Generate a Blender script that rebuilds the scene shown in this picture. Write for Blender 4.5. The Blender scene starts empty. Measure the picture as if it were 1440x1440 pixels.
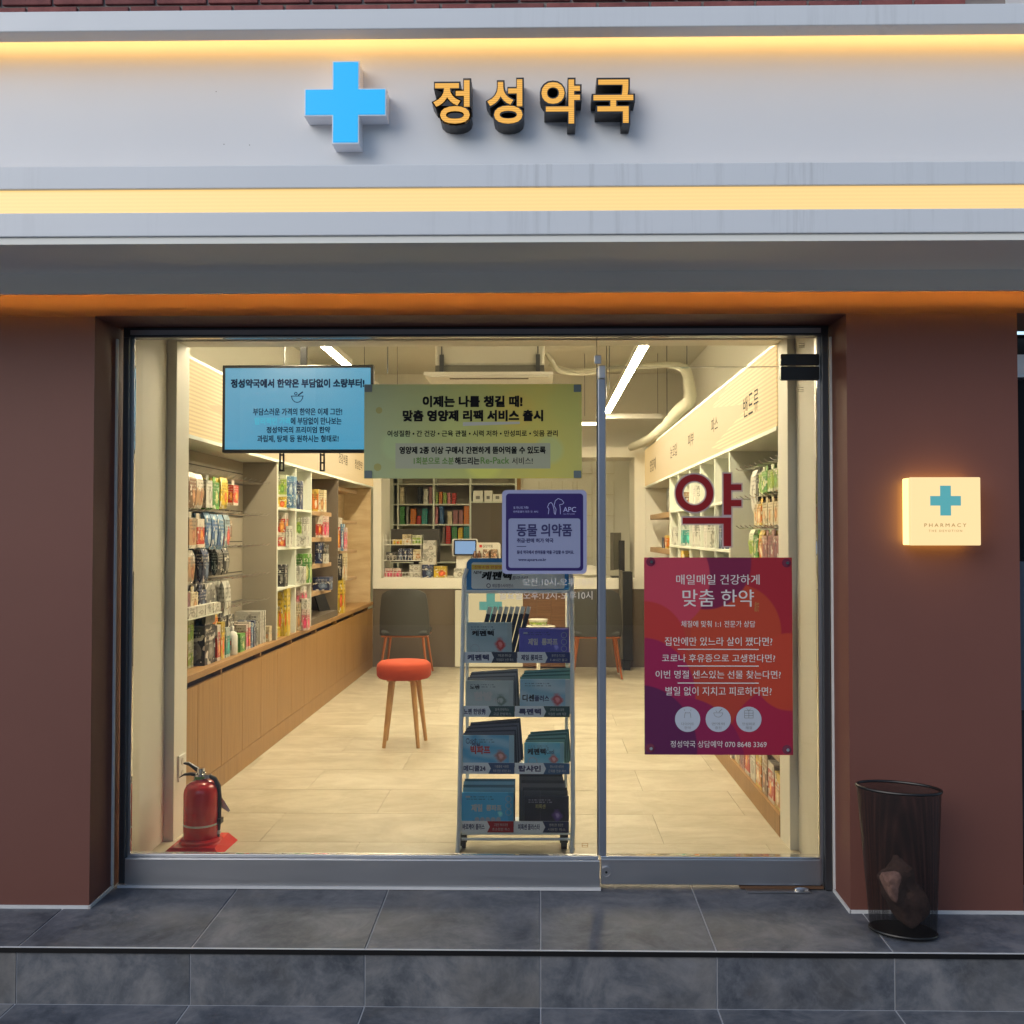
import bpy, bmesh, math, random
from mathutils import Vector, Matrix, Euler
R = random.Random(7)
S = bpy.context.scene
COL = S.collection
rad = math.radians

# ------------------------------------------------------------------ camera
FPX = 1385.0
CAMZ = 1.40
cd = bpy.data.cameras.new('camera')
cd.sensor_width = 36.0
cd.lens = 36.0 * FPX / 1440
cd.shift_x = -18 / 1440
cd.clip_start = 0.05
cd.clip_end = 500
cam = bpy.data.objects.new('camera', cd)
COL.objects.link(cam)
cam.location = (0, 0, CAMZ)
cam.rotation_euler = (rad(90 + 1.3), 0, rad(0.9))
S.camera = cam
CR = Euler((rad(91.3), 0, rad(0.9))).to_matrix()

def ray(px, py):
    return CR @ Vector((px - 738.0, 720.0 - py, -FPX))
def W(px, py, Y):                       # measuring aid: the place at distance Y seen at a spot of the photo
    d = ray(px, py); t = Y / d.y
    return Vector((d.x * t, Y, CAMZ + d.z * t))
def WX(px, py, X):
    d = ray(px, py); t = X / d.x
    return Vector((X, d.y * t, CAMZ + d.z * t))

# ------------------------------------------------------------------ world, sun, exposure
wd = bpy.data.worlds.new('World'); S.world = wd; wd.use_nodes = True
wn = wd.node_tree; bg = wn.nodes['Background']
sky = wn.nodes.new('ShaderNodeTexSky'); sky.sky_type = 'NISHITA'; sky.sun_disc = False
SUN_EL, SUN_AZ = rad(28), rad(222)
sky.sun_elevation = SUN_EL; sky.sun_rotation = SUN_AZ
sky.air_density = 1.15; sky.dust_density = 1.0; sky.ozone_density = 1.6
wn.links.new(sky.outputs[0], bg.inputs[0]); bg.inputs[1].default_value = 0.118
sl = bpy.data.lights.new('sun', 'SUN'); sl.energy = 0.6; sl.angle = rad(40); sl.color = (1, .975, .94)
so = bpy.data.objects.new('sun', sl); COL.objects.link(so)
sd = Vector((math.sin(SUN_AZ) * math.cos(SUN_EL), math.cos(SUN_AZ) * math.cos(SUN_EL), math.sin(SUN_EL)))
so.rotation_euler = sd.to_track_quat('Z', 'Y').to_euler()
S.view_settings.view_transform = 'Standard'
S.view_settings.look = 'None'
S.view_settings.gamma = 1
S.view_settings.exposure = 0.75
S.render.engine = 'CYCLES'
S.cycles.max_bounces = 8
S.cycles.diffuse_bounces = 4
S.cycles.transparent_max_bounces = 16
S.cycles.caustics_reflective = False
S.cycles.caustics_refractive = False
S.cycles.sample_clamp_indirect = 6

# ------------------------------------------------------------------ materials
def lin(r, g=None, b=None):
    if g is None: r, g, b = r
    f = lambda c: (c / 255 / 12.92) if c / 255 < .04045 else ((c / 255 + .055) / 1.055) ** 2.4
    return (f(r), f(g), f(b), 1)
MC = {}
class NT:
    def __init__(s, m): s.t = m.node_tree; s.n = s.t.nodes; s.b = s.n['Principled BSDF']
    def new(s, ty, **k):
        n = s.n.new(ty)
        for a, v in k.items(): setattr(n, a, v)
        return n
    def l(s, a, b): s.t.links.new(a, b)
    def math(s, op, a, b=None, c=None):
        n = s.n.new('ShaderNodeMath'); n.operation = op
        for i, v in enumerate((a, b, c)):
            if v is None: continue
            if isinstance(v, (int, float)): n.inputs[i].default_value = v
            else: s.l(v, n.inputs[i])
        return n.outputs[0]
    def mix(s, f, a, b, bt='MIX'):
        n = s.n.new('ShaderNodeMix'); n.data_type = 'RGBA'; n.blend_type = bt
        for i, v in ((0, f), (6, a), (7, b)):
            if isinstance(v, (int, float)): n.inputs[i].default_value = v
            elif isinstance(v, tuple): n.inputs[i].default_value = v
            else: s.l(v, n.inputs[i])
        return n.outputs[2]
    def noise(s, scale, detail=4, rough=.55, vec=None, dist=0):
        n = s.new('ShaderNodeTexNoise'); n.inputs['Scale'].default_value = scale
        n.inputs['Detail'].default_value = detail; n.inputs['Roughness'].default_value = rough
        n.inputs['Distortion'].default_value = dist
        if vec is not None: s.l(vec, n.inputs['Vector'])
        return n.outputs['Fac']
    def pos(s): return s.new('ShaderNodeNewGeometry').outputs['Position']
    def gen(s): return s.new('ShaderNodeTexCoord').outputs['Generated']
    def scl(s, vec, sc, off=(0, 0, 0)):
        m = s.new('ShaderNodeMapping'); s.l(vec, m.inputs[0]); m.inputs['Scale'].default_value = sc
        m.inputs['Location'].default_value = off
        return m.outputs[0]
    def ramp(s, f, stops):
        n = s.new('ShaderNodeValToRGB'); s.l(f, n.inputs[0]); e = n.color_ramp.elements
        while len(e) < len(stops): e.new(.5)
        for i, (p, c) in enumerate(stops):
            e[i].position = p; e[i].color = c if len(c) == 4 else (*c, 1)
        return n.outputs[0]
    def bump(s, h, st, dist=.01):
        n = s.new('ShaderNodeBump'); s.l(h, n.inputs['Height']); n.inputs['Strength'].default_value = st
        n.inputs['Distance'].default_value = dist; s.l(n.outputs[0], s.b.inputs['Normal'])
    def rnd(s): return s.new('ShaderNodeObjectInfo').outputs['Random']

def mat(name, col=(.5, .5, .5, 1), rough=.5, metal=0, emit=None, es=1.0, spec=None, alpha=None, coat=0):
    if name in MC: return MC[name]
    m = bpy.data.materials.new(name); m.use_nodes = True; b = m.node_tree.nodes['Principled BSDF']
    if len(col) == 3: col = (*col, 1)
    b.inputs['Base Color'].default_value = col; b.inputs['Roughness'].default_value = rough
    b.inputs['Metallic'].default_value = metal
    if spec is not None: b.inputs['Specular IOR Level'].default_value = spec
    if coat: b.inputs['Coat Weight'].default_value = coat
    if emit is not None:
        b.inputs['Emission Color'].default_value = emit if len(emit) == 4 else (*emit, 1)
        b.inputs['Emission Strength'].default_value = es
    if alpha is not None: b.inputs['Alpha'].default_value = alpha
    MC[name] = m
    return m

def paint(name, col, rough=.5, var=.06, scale=3, bump=.05, streak=0):
    if name in MC: return MC[name]
    m = mat(name, col, rough); t = NT(m)
    c = (*col[:3], 1)
    dk = tuple(v * (1 - var) for v in c[:3]) + (1,); lt = tuple(min(1, v * (1 + var)) for v in c[:3]) + (1,)
    p = t.pos()
    o = t.mix(t.noise(scale, 5, .6, p), dk, lt)
    if streak:
        s1 = t.noise(1, 6, .7, t.scl(p, (26, 26, 1.2)))
        s2 = t.noise(1, 2, .5, t.scl(p, (1.3, 1.3, .6), (3, 0, 0)))
        f = t.math('MULTIPLY', t.ramp(s1, [(.52, (0, 0, 0)), (.72, (1, 1, 1))]), t.ramp(s2, [(.5, (0, 0, 0)), (.66, (1, 1, 1))]))
        f = t.math('MULTIPLY', f, streak)
        o = t.mix(f, o, tuple(v * .35 for v in c[:3]) + (1,))
    t.l(o, t.b.inputs['Base Color'])
    t.l(t.math('MULTIPLY_ADD', t.noise(scale * 4, 3, .5, p), .2, rough - .1), t.b.inputs['Roughness'])
    if bump: t.bump(t.noise(220, 2, .5, p), bump, .002)
    return m

WHITE_PAINT = paint('white_sign_paint', (.60, .62, .65), .42, .035, 2, .05, .38)
PANEL_PAINT = paint('sign_panel_paint', (.61, .63, .66), .5, .03, 1.5, .04)
SOFFIT = paint('soffit_paint', (.74, .73, .68), .55, .05, 2, .05)
def brown_mat():
    m = mat('brown_wall_paint', (.12, .05, .04), .62); t = NT(m); p = t.pos()
    o = t.mix(t.noise(1.7, 5, .6, p), (.132, .047, .034, 1), (.165, .060, .043, 1))
    t.l(o, t.b.inputs['Base Color'])
    w = t.noise(1, 2, .5, t.scl(p, (420, 420, 420)))
    t.bump(w, .12, .002); return m
BROWN = brown_mat()
def slate_mat():
    m = mat('slate_tile', (.07, .08, .1), .42); t = NT(m); p = t.pos()
    r = t.rnd()
    off = t.new('ShaderNodeCombineXYZ'); t.l(t.math('MULTIPLY', r, 37.0), off.inputs[0]); t.l(t.math('MULTIPLY', r, 11.0), off.inputs[1])
    va = t.new('ShaderNodeVectorMath', operation='ADD'); t.l(p, va.inputs[0]); t.l(off.outputs[0], va.inputs[1])
    v = va.outputs[0]
    big = t.noise(4.5, 9, .68, v, .5)
    fine = t.noise(26, 6, .7, v, .3)
    c = t.ramp(big, [(.36, (.054, .062, .076)), (.5, (.112, .120, .135)), (.64, (.205, .203, .206))])
    c = t.mix(t.math('MULTIPLY', t.ramp(fine, [(.45, (0, 0, 0)), (.75, (1, 1, 1))]), .42), c, (.26, .26, .27, 1))
    warm = t.ramp(t.noise(2.1, 4, .6, v), [(.5, (0, 0, 0)), (.7, (1, 1, 1))])
    c = t.mix(t.math('MULTIPLY', warm, .5), c, (.15, .135, .115, 1))
    speck = t.ramp(t.noise(95, 3, .6, v), [(.70, (0, 0, 0)), (.76, (1, 1, 1))])
    c = t.mix(t.math('MULTIPLY', speck, .35), c, (.3, .3, .3, 1))
    c = t.mix(1.0, c, t.ramp(r, [(0, (.86, .87, .92)), (1, (1.12, 1.1, 1.06))]), 'MULTIPLY')
    t.l(c, t.b.inputs['Base Color'])
    t.l(t.math('MULTIPLY_ADD', fine, .3, .45), t.b.inputs['Roughness'])
    t.bump(t.noise(60, 6, .65, v), .18, .004); return m
SLATE = slate_mat()
def floor_mat():
    m = mat('cream_floor_tile', (.5, .45, .35), .38); t = NT(m); p = t.pos(); r = t.rnd()
    off = t.new('ShaderNodeCombineXYZ'); t.l(t.math('MULTIPLY', r, 53.0), off.inputs[0]); t.l(t.math('MULTIPLY', r, 19.0), off.inputs[1])
    va = t.new('ShaderNodeVectorMath', operation='ADD'); t.l(p, va.inputs[0]); t.l(off.outputs[0], va.inputs[1])
    v = t.scl(va.outputs[0], (1, 1.7, 1))
    c = t.ramp(t.noise(2.1, 8, .65, v, .8), [(.34, (.38, .33, .235)), (.5, (.46, .405, .30)), (.64, (.54, .49, .38))])
    c = t.mix(t.math('MULTIPLY', t.ramp(t.noise(14, 6, .7, v), [(.45, (0, 0, 0)), (.7, (1, 1, 1))]), .25), c, (.30, .26, .18, 1))
    t.l(c, t.b.inputs['Base Color']); t.bump(t.noise(30, 4, .6, v), .06, .002)
    t.l(t.math('MULTIPLY_ADD', t.noise(8, 4, .6, p), .25, .25), t.b.inputs['Roughness']); return m
FLOOR = floor_mat()
def wood(name, a, b, sc=(60, 60, 2.5), rough=.45):
    if name in MC: return MC[name]
    m = mat(name, a, rough); t = NT(m); p = t.pos()
    r = t.rnd(); off = t.new('ShaderNodeCombineXYZ'); t.l(t.math('MULTIPLY', r, 7.0), off.inputs[2]); t.l(t.math('MULTIPLY', r, 3.0), off.inputs[0])
    va = t.new('ShaderNodeVectorMath', operation='ADD'); t.l(p, va.inputs[0]); t.l(off.outputs[0], va.inputs[1])
    f = t.noise(1, 5, .6, t.scl(va.outputs[0], sc), .4)
    t.l(t.ramp(f, [(.3, a[:3]), (.7, b[:3])]), t.b.inputs['Base Color'])
    t.bump(f, .08, .002); return m
OAK = wood('oak_veneer', (.25, .128, .032), (.35, .190, .058))
OAKTOP = wood('oak_worktop', (.25, .13, .04), (.37, .205, .075), (60, 2.5, 60))
OAKX = wood('oak_plank', (.28, .17, .08), (.42, .28, .15), (2.5, 60, 60))
BEECH = wood('beech_leg', (.40, .20, .06), (.52, .30, .11), (50, 50, 4), .4)
WALNUT = wood('walnut_board', (.10, .045, .02), (.17, .085, .04), (2.5, 60, 60))
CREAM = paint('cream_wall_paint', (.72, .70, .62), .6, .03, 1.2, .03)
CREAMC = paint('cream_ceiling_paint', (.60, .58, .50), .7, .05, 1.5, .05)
SHELFW = paint('white_shelf_laminate', (.62, .64, .56), .45, .02, 2, .02)
TAUPE = paint('taupe_panel', (.115, .09, .065), .5, .08, 3, .03)
GREYB = paint('greyish_backing', (.30, .265, .205), .6, .05, 3, .03)
STEEL = mat('brushed_steel', (.56, .56, .57), .36, 1.0)
def brushed():
    t = NT(STEEL); p = t.pos()
    f = t.noise(1, 3, .6, t.scl(p, (3, 3, 300)))
    t.l(t.math('MULTIPLY_ADD', f, .25, .24), t.b.inputs['Roughness'])
    t.bump(f, .05, .001)
brushed()
DSTEEL = mat('dark_steel', (.10, .105, .115), .38, .9)
CHROME = mat('chrome', (.7, .7, .7), .15, 1.0)
BLACK = mat('black_plastic', (.012, .012, .013), .38)
BLACKM = mat('black_metal', (.012, .011, .011), .35, .3)
RUBBER = mat('rubber', (.02, .02, .02), .7)
CAULK = paint('white_caulk', (.62, .62, .62), .6, .1, 30, .05)
GROUT = mat('grout', (.46, .46, .47), .85)
WHITEP = mat('white_plastic', (.72, .71, .66), .4)
OFFW = mat('off_white_plastic', (.60, .58, .50), .45)
COPPER = mat('copper_leg', (.48, .17, .07), .28, .85)
RACKP = mat('pale_rack_paint', (.66, .74, .80), .35)
INKW = mat('white_ink', (.60, .58, .55), .5)
INKB = mat('black_ink', (.006, .006, .007), .8, spec=.2)
INKN = mat('navy_ink', (.02, .02, .10), .5)
INKG = mat('grey_ink', (.20, .20, .19), .6)
INKO = mat('ochre_ink', (.42, .22, .06), .6)
INKR = mat('red_ink', (.50, .03, .02), .5)
INKGR = mat('green_ink', (.10, .20, .03), .5)

def glassm():
    m = bpy.data.materials.new('thin_clear_glass'); m.use_nodes = True; t = m.node_tree; t.nodes.clear()
    o = t.nodes.new('ShaderNodeOutputMaterial'); mx = t.nodes.new('ShaderNodeMixShader')
    tr = t.nodes.new('ShaderNodeBsdfTransparent'); gl = t.nodes.new('ShaderNodeBsdfGlossy'); fr = t.nodes.new('ShaderNodeFresnel')
    tr.inputs[0].default_value = (.965, .975, .965, 1); gl.inputs['Roughness'].default_value = 0.0; fr.inputs[0].default_value = 1.5
    gl.inputs[0].default_value = (.9, .9, .9, 1)
    t.links.new(fr.outputs[0], mx.inputs[0]); t.links.new(tr.outputs[0], mx.inputs[1]); t.links.new(gl.outputs[0], mx.inputs[2])
    t.links.new(mx.outputs[0], o.inputs[0]); return m
GLASS = glassm()

def emis(name, col, s, lines=None):
    if name in MC: return MC[name]
    s *= .595
    m = mat(name, (.06, .06, .06), .35, 0, col, s)
    if lines:
        t = NT(m); sx = t.new('ShaderNodeSeparateXYZ'); t.l(t.pos(), sx.inputs[0])
        f = t.math('SINE', t.math('MULTIPLY', sx.outputs[2], lines[0]))
        g = t.math('MULTIPLY_ADD', f, lines[1], 1.0)
        if len(lines) > 2:                       # led lines show only near the lamp's front end
            n = t.math('GREATER_THAN', lines[2], sx.outputs[1])
            z = t.math('ABSOLUTE', t.math('SUBTRACT', sx.outputs[2], 2.085))
            d = t.math('MULTIPLY', t.math('SUBTRACT', lines[2], sx.outputs[1]), .11)
            n = t.math('MULTIPLY', n, t.math('LESS_THAN', t.math('ABSOLUTE', t.math('SUBTRACT', z, .13)), d))
            g = t.math('ADD', 1.0, t.math('MULTIPLY', n, t.math('MULTIPLY_ADD', f, lines[1], lines[1] * .9)))
        t.l(t.math('MULTIPLY', g, s), t.b.inputs['Emission Strength'])
    return m
LED_TOP = emis('warm_led_top', (1, .54, .15, 1), 8.5)
LED_BAND = emis('warm_led_band', (1, .66, .24, 1), 1.03, (520, .035))
LED_COVE = emis('warm_led_cove', (1, .56, .08, 1), 220)
LETTER = emis('letter_face_glow', (1, .50, .07, 1), .84, (900, .2)); LETTER.node_tree.nodes['Principled BSDF'].inputs['Base Color'].default_value = (.03, .015, 0, 1)
CYAN = emis('cyan_face_glow', (.0, .47, .98, 1), .93); CYAN.node_tree.nodes['Principled BSDF'].inputs['Base Color'].default_value = (.002, .02, .03, 1)
WHITE_SIDE = mat('cross_side_white', (.72, .74, .80), .35)
LAMPBOX = emis('warm_lamp_box', (1, .72, .34, 1), 1.06)
LAMPSIDE = emis('warm_lamp_side', (1, .66, .22, 1), 2.5)
TUBE = emis('tube_glow', (1, .84, .57, 1), 178)
def _soft(m): m.node_tree.nodes['Principled BSDF'].inputs['Roughness'].default_value = .85; return m
LIGHTBOX = emis('lightbox_glow', (1, .64, .25, 1), .80, (300, .20, 6.35)); _soft(LIGHTBOX)
WARMSPOT = emis('shelf_led', (1, .70, .32, 1), 5)
SCREEN = emis('screen_blue', (.06, .38, .63, 1), .84)
TABSCR = emis('tablet_screen', (.22, .45, .80, 1), .75)
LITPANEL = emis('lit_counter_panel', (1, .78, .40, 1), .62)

# printed packs: flat print only
def pack(name, base, band, blob, ink=(.03, .03, .03), seed=0, rough=.4, bandz=.72, blobr=.24, flip=False):
    if name in MC: return MC[name]
    m = mat(name, base, rough); t = NT(m)
    s = t.new('ShaderNodeSeparateXYZ'); t.l(t.gen(), s.inputs[0])
    u = t.math('FRACT', t.math('ADD', s.outputs[0], s.outputs[1])); z = s.outputs[2]
    r = t.rnd()
    c = t.mix(t.math('GREATER_THAN', z, bandz), (*base, 1), (*band, 1))
    c = t.mix(t.math('LESS_THAN', z, .10), c, (*band, 1))
    du = t.math('SUBTRACT', u, .62); dz = t.math('SUBTRACT', z, .36)
    wv = t.new('ShaderNodeCombineXYZ'); t.l(u, wv.inputs[0]); t.l(z, wv.inputs[1]); t.l(t.math('MULTIPLY', r, 20.0), wv.inputs[2])
    n = t.noise(6 + seed, 4, .65, wv.outputs[0])
    c = t.mix(t.math('MULTIPLY', t.math('GREATER_THAN', t.noise(2.2, 2, .5, wv.outputs[0]), .56), .75), c, tuple(v * .45 for v in band) + (1,))
    c = t.mix(t.math('GREATER_THAN', t.noise(3.1, 1, .5, t.scl(wv.outputs[0], (1, 1.6, 1), (7, 3, 1))), .63), c, (.60, .57, .50, 1))
    d = t.math('ADD', t.math('SQRT', t.math('ADD', t.math('MULTIPLY', du, du), t.math('MULTIPLY', dz, dz))), t.math('MULTIPLY', t.math('SUBTRACT', n, .5), .35))
    c = t.mix(t.math('LESS_THAN', d, blobr), c, (*blob, 1))
    d2 = t.math('LESS_THAN', d, blobr * .45)
    c = t.mix(t.math('MULTIPLY', d2, .7), c, tuple(min(1, v * 1.8 + .05) for v in blob) + (1,))
    # rows of small print
    row = t.math('GREATER_THAN', t.math('SINE', t.math('MULTIPLY', z, 62.0)), .25)
    cx = t.new('ShaderNodeCombineXYZ'); t.l(t.math('MULTIPLY', u, 22.0), cx.inputs[0]); t.l(t.math('FLOOR', t.math('MULTIPLY', z, 9.87)), cx.inputs[1]); t.l(t.math('MULTIPLY', r, 9.0), cx.inputs[2])
    g = t.math('GREATER_THAN', t.noise(1.3, 1, .5, cx.outputs[0]), .52)
    zz = t.math('MULTIPLY', t.math('GREATER_THAN', z, .52), t.math('LESS_THAN', z, .92))
    xx = t.math('MULTIPLY', t.math('GREATER_THAN', u, .12), t.math('LESS_THAN', u, .88))
    f = t.math('MULTIPLY', t.math('MULTIPLY', row, g), t.math('MULTIPLY', zz, xx))
    c = t.mix(t.math('MULTIPLY', f, .85), c, (*ink, 1))
    t.l(c, t.b.inputs['Base Color'])
    MC[name] = m
    return m
PC = dict(
 white=((.55, .54, .48), (.48, .47, .42), (.30, .28, .24)), red=((.42, .03, .02), (.55, .50, .42), (.60, .25, .05)),
 orange=((.55, .16, .02), (.60, .42, .08), (.62, .5, .35)), yellow=((.58, .40, .03), (.50, .36, .04), (.55, .10, .03)),
 green=((.05, .20, .05), (.13, .33, .06), (.45, .45, .20)), lime=((.28, .38, .06), (.50, .52, .38), (.12, .25, .04)),
 teal=((.03, .22, .20), (.40, .46, .42), (.05, .35, .30)), blue=((.04, .11, .26), (.10, .22, .36), (.35, .42, .46)),
 navy=((.012, .018, .06), (.02, .04, .12), (.10, .14, .22)), black=((.014, .014, .016), (.04, .04, .045), (.18, .17, .15)),
 grey=((.18, .175, .16), (.26, .25, .22), (.10, .10, .09)), brown=((.15, .07, .035), (.33, .22, .13), (.42, .22, .12)),
 skin=((.42, .25, .14), (.50, .46, .38), (.30, .12, .06)), pink=((.52, .16, .17), (.55, .42, .38), (.60, .05, .15)),
 purple=((.10, .07, .32), (.13, .10, .42), (.45, .20, .22)), sky=((.10, .36, .52), (.07, .28, .48), (.45, .55, .60)),
 cream=((.58, .50, .34), (.50, .42, .26), (.40, .20, .08)), rose=((.30, .12, .12), (.42, .25, .22), (.14, .06, .08)),
 silver=((.27, .35, .38), (.20, .27, .31), (.48, .08, .06)))
def PK(c, k=0):
    b, a, o = PC[c]
    return pack('print_%s_%d' % (c, k), b, a, o, (.5, .48, .42) if sum(b) < .5 else (.04, .035, .03), k * 2.3, .38, (.72, .8, .6)[k % 3], (.26, .2, .16)[k % 3])

# ------------------------------------------------------------------ geometry builder
class MB:
    def __init__(s): s.v = []; s.f = []; s.m = []
    def add(s, vs, fs, mi=0):
        n = len(s.v); s.v += [tuple(v) for v in vs]; s.f += [tuple(i + n for i in f) for f in fs]; s.m += [mi] * len(fs); return s
    def box(s, a, b, mi=0, M=None):
        x0, x1 = sorted((a[0], b[0])); y0, y1 = sorted((a[1], b[1])); z0, z1 = sorted((a[2], b[2]))
        vs = [Vector(p) for p in ((x0, y0, z0), (x1, y0, z0), (x1, y1, z0), (x0, y1, z0), (x0, y0, z1), (x1, y0, z1), (x1, y1, z1), (x0, y1, z1))]
        if M is not None: vs = [M @ v for v in vs]
        return s.add(vs, [(0, 3, 2, 1), (4, 5, 6, 7), (0, 1, 5, 4), (1, 2, 6, 5), (2, 3, 7, 6), (3, 0, 4, 7)], mi)
    def bbox(s, a, b, r=.004, mi=0):        # bevelled box
        x0, x1 = sorted((a[0], b[0])); y0, y1 = sorted((a[1], b[1])); z0, z1 = sorted((a[2], b[2]))
        r = min(r, (x1 - x0) * .45, (y1 - y0) * .45, (z1 - z0) * .45)
        bm = bmesh.new(); bmesh.ops.create_cube(bm, size=1)
        for v in bm.verts:
            v.co = Vector((x0 if v.co.x < 0 else x1, y0 if v.co.y < 0 else y1, z0 if v.co.z < 0 else z1))
        bmesh.ops.bevel(bm, geom=list(bm.edges), offset=r, segments=2, affect='EDGES', profile=.5)
        bm.verts.index_update()
        s.add([v.co.copy() for v in bm.verts], [tuple(v.index for v in f.verts) for f in bm.faces], mi); bm.free(); return s
    def tube(s, pts, r, n=8, mi=0, caps=True):
        pts = [Vector(p) for p in pts]; rs = r if isinstance(r, (list, tuple)) else [r] * len(pts)
        vs = []; up = None
        for i, p in enumerate(pts):
            d = (pts[min(i + 1, len(pts) - 1)] - pts[max(i - 1, 0)]).normalized()
            if up is None:
                up = Vector((0, 0, 1)) if abs(d.z) < .9 else Vector((1, 0, 0))
            a = (up - d * up.dot(d)).normalized(); b = d.cross(a); up = a
            for k in range(n):
                t = 2 * math.pi * k / n; vs.append(p + (a * math.cos(t) + b * math.sin(t)) * rs[i])
        fs = [(i * n + k, i * n + (k + 1) % n, (i + 1) * n + (k + 1) % n, (i + 1) * n + k) for i in range(len(pts) - 1) for k in range(n)]
        if caps: fs += [tuple(range(n - 1, -1, -1)), tuple((len(pts) - 1) * n + k for k in range(n))]
        return s.add(vs, fs, mi)
    def lathe(s, prof, c=(0, 0, 0), n=24, mi=0, sx=1, sy=1):
        vs = [(c[0] + r * sx * math.cos(2 * math.pi * k / n), c[1] + r * sy * math.sin(2 * math.pi * k / n), c[2] + z) for r, z in prof for k in range(n)]
        m = len(prof)
        fs = [(i * n + k, i * n + (k + 1) % n, (i + 1) * n + (k + 1) % n, (i + 1) * n + k) for i in range(m - 1) for k in range(n)]
        fs += [tuple(range(n - 1, -1, -1)), tuple((m - 1) * n + k for k in range(n))]
        return s.add(vs, fs, mi)
    def prism(s, pts, y0, y1, mi=0):        # outline in x,z pushed from y0 (front) to y1
        n = len(pts); vs = [(x, y0, z) for x, z in pts] + [(x, y1, z) for x, z in pts]
        a = sum(pts[i][0] * pts[(i + 1) % n][1] - pts[(i + 1) % n][0] * pts[i][1] for i in range(n))
        F = tuple(range(n)); B = tuple(range(2 * n - 1, n - 1, -1))
        sd = [(i, i + n, (i + 1) % n + n, (i + 1) % n) for i in range(n)]
        if a < 0: F = F[::-1]; B = B[::-1]; sd = [q[::-1] for q in sd]
        return s.add(vs, [F, B] + sd, mi)

ORG = {}
def build(name, mb, m, parent=None, org=None, smooth=False):
    if parent is not None: org = ORG[parent.name]
    elif org is None:
        xs = [v[0] for v in mb.v]; ys = [v[1] for v in mb.v]; zs = [v[2] for v in mb.v]
        org = Vector(((min(xs) + max(xs)) / 2, (min(ys) + max(ys)) / 2, min(zs)))
    org = Vector(org)
    me = bpy.data.meshes.new(name)
    me.from_pydata([(v[0] - org.x, v[1] - org.y, v[2] - org.z) for v in mb.v], [], mb.f)
    for x in (m if isinstance(m, (list, tuple)) else [m]): me.materials.append(x)
    if any(mb.m): me.polygons.foreach_set('material_index', mb.m)
    if smooth:
        me.shade_smooth()
        try: me.set_sharp_from_angle(angle=rad(40))
        except Exception: pass
    me.validate(); me.update()
    o = bpy.data.objects.new(name, me); COL.objects.link(o)
    if parent is not None: o.parent = parent
    else: o.location = org
    ORG[o.name] = org
    return o
def thing(name, label, cat, loc, group=None, rz=0):
    o = bpy.data.objects.new(name, None); COL.objects.link(o); o.location = loc; o.rotation_euler.z = rz
    o.empty_display_size = .05
    ORG[o.name] = Vector(loc); tag(o, label, cat, group); return o
def tag(o, label=None, cat=None, group=None, kind=None):
    if label: o['label'] = label
    if cat: o['category'] = cat
    if group: o['group'] = group
    if kind: o['kind'] = kind
    return o
def copy_tree(o, parent=None, loc=None):
    c = o.copy(); COL.objects.link(c); c.parent = parent
    if loc is not None: c.location = loc
    for ch in o.children: copy_tree(ch, c)
    return c
def B(name, a, b, m, parent=None, bev=0):
    mb = MB()
    if bev: mb.bbox(a, b, bev)
    else: mb.box(a, b)
    return build(name, mb, m, parent)

# lettering ---------------------------------------------------------
TC = {}
def glyphs(body, bold=0.0, ext=0.0, res=3, side=False, space=1.0, align='LEFT'):
    k = (body, bold, ext, res, space, align)
    if k in TC: return TC[k]
    c = bpy.data.curves.new('t', 'FONT'); c.body = body; c.resolution_u = res; c.offset = bold; c.extrude = ext
    c.space_character = space; c.align_x = align
    o = bpy.data.objects.new('t', c)
    m = bpy.data.meshes.new_from_object(o)
    vs = [v.co.copy() for v in m.vertices]; fs = [tuple(p.vertices) for p in m.polygons]
    bpy.data.objects.remove(o); bpy.data.curves.remove(c); bpy.data.meshes.remove(m)
    x0 = min(v.x for v in vs); x1 = max(v.x for v in vs); y0 = min(v.y for v in vs); y1 = max(v.y for v in vs)
    TC[k] = ([((v.x - x0) / (x1 - x0), (v.y - y0) / (y1 - y0), v.z) for v in vs], fs)
    return TC[k]
def text(body, P0, P1, m, parent, bold=0.012, name='lettering', up=Vector((0, 0, 1)), space=1.0, mb=None, mi=0, slant=0):
    """P0 lower-left and P1 upper-right corner of the print in space; the run is horizontal in the plane holding `up`."""
    P0 = Vector(P0); P1 = Vector(P1); d = P1 - P0; h = d.dot(up); run = d - up * h
    vs, fs = glyphs(body, 0, 0, space=space)
    own = mb is None
    if own: mb = MB()
    nrm = run.cross(up).normalized(); n_ = max(len(body) * .92, 1); em = run.length / n_
    if bold > .011:
        q_ = bold * .8 * em; rd = run.normalized()
        for i, (sx, sz) in enumerate(((-1, -1), (1, 1), (-1, 1), (1, -1), (0, 0)) if bold > .02 else ((-.7, 0), (.7, 0))):
            mb.add([P0 + run * (u + slant * v * h / max(run.length, 1e-6)) + up * (h * v) + rd * (sx * q_) + up * (sz * q_) + nrm * (.00012 * i) for u, v, _ in vs], fs, mi)
    else: mb.add([P0 + run * (u + slant * v * h / max(run.length, 1e-6)) + up * (h * v) for u, v, _ in vs], fs, mi)
    if own: return build(name, mb, m, parent)
def ptext(body, x0, x1, y0, y1, Y, m, parent, bold=.012, **k):   # pixel box measured on the photo, at depth Y
    return text(body, W(x0, y1, Y), W(x1, y0, Y), m, parent, bold, **k)

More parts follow.
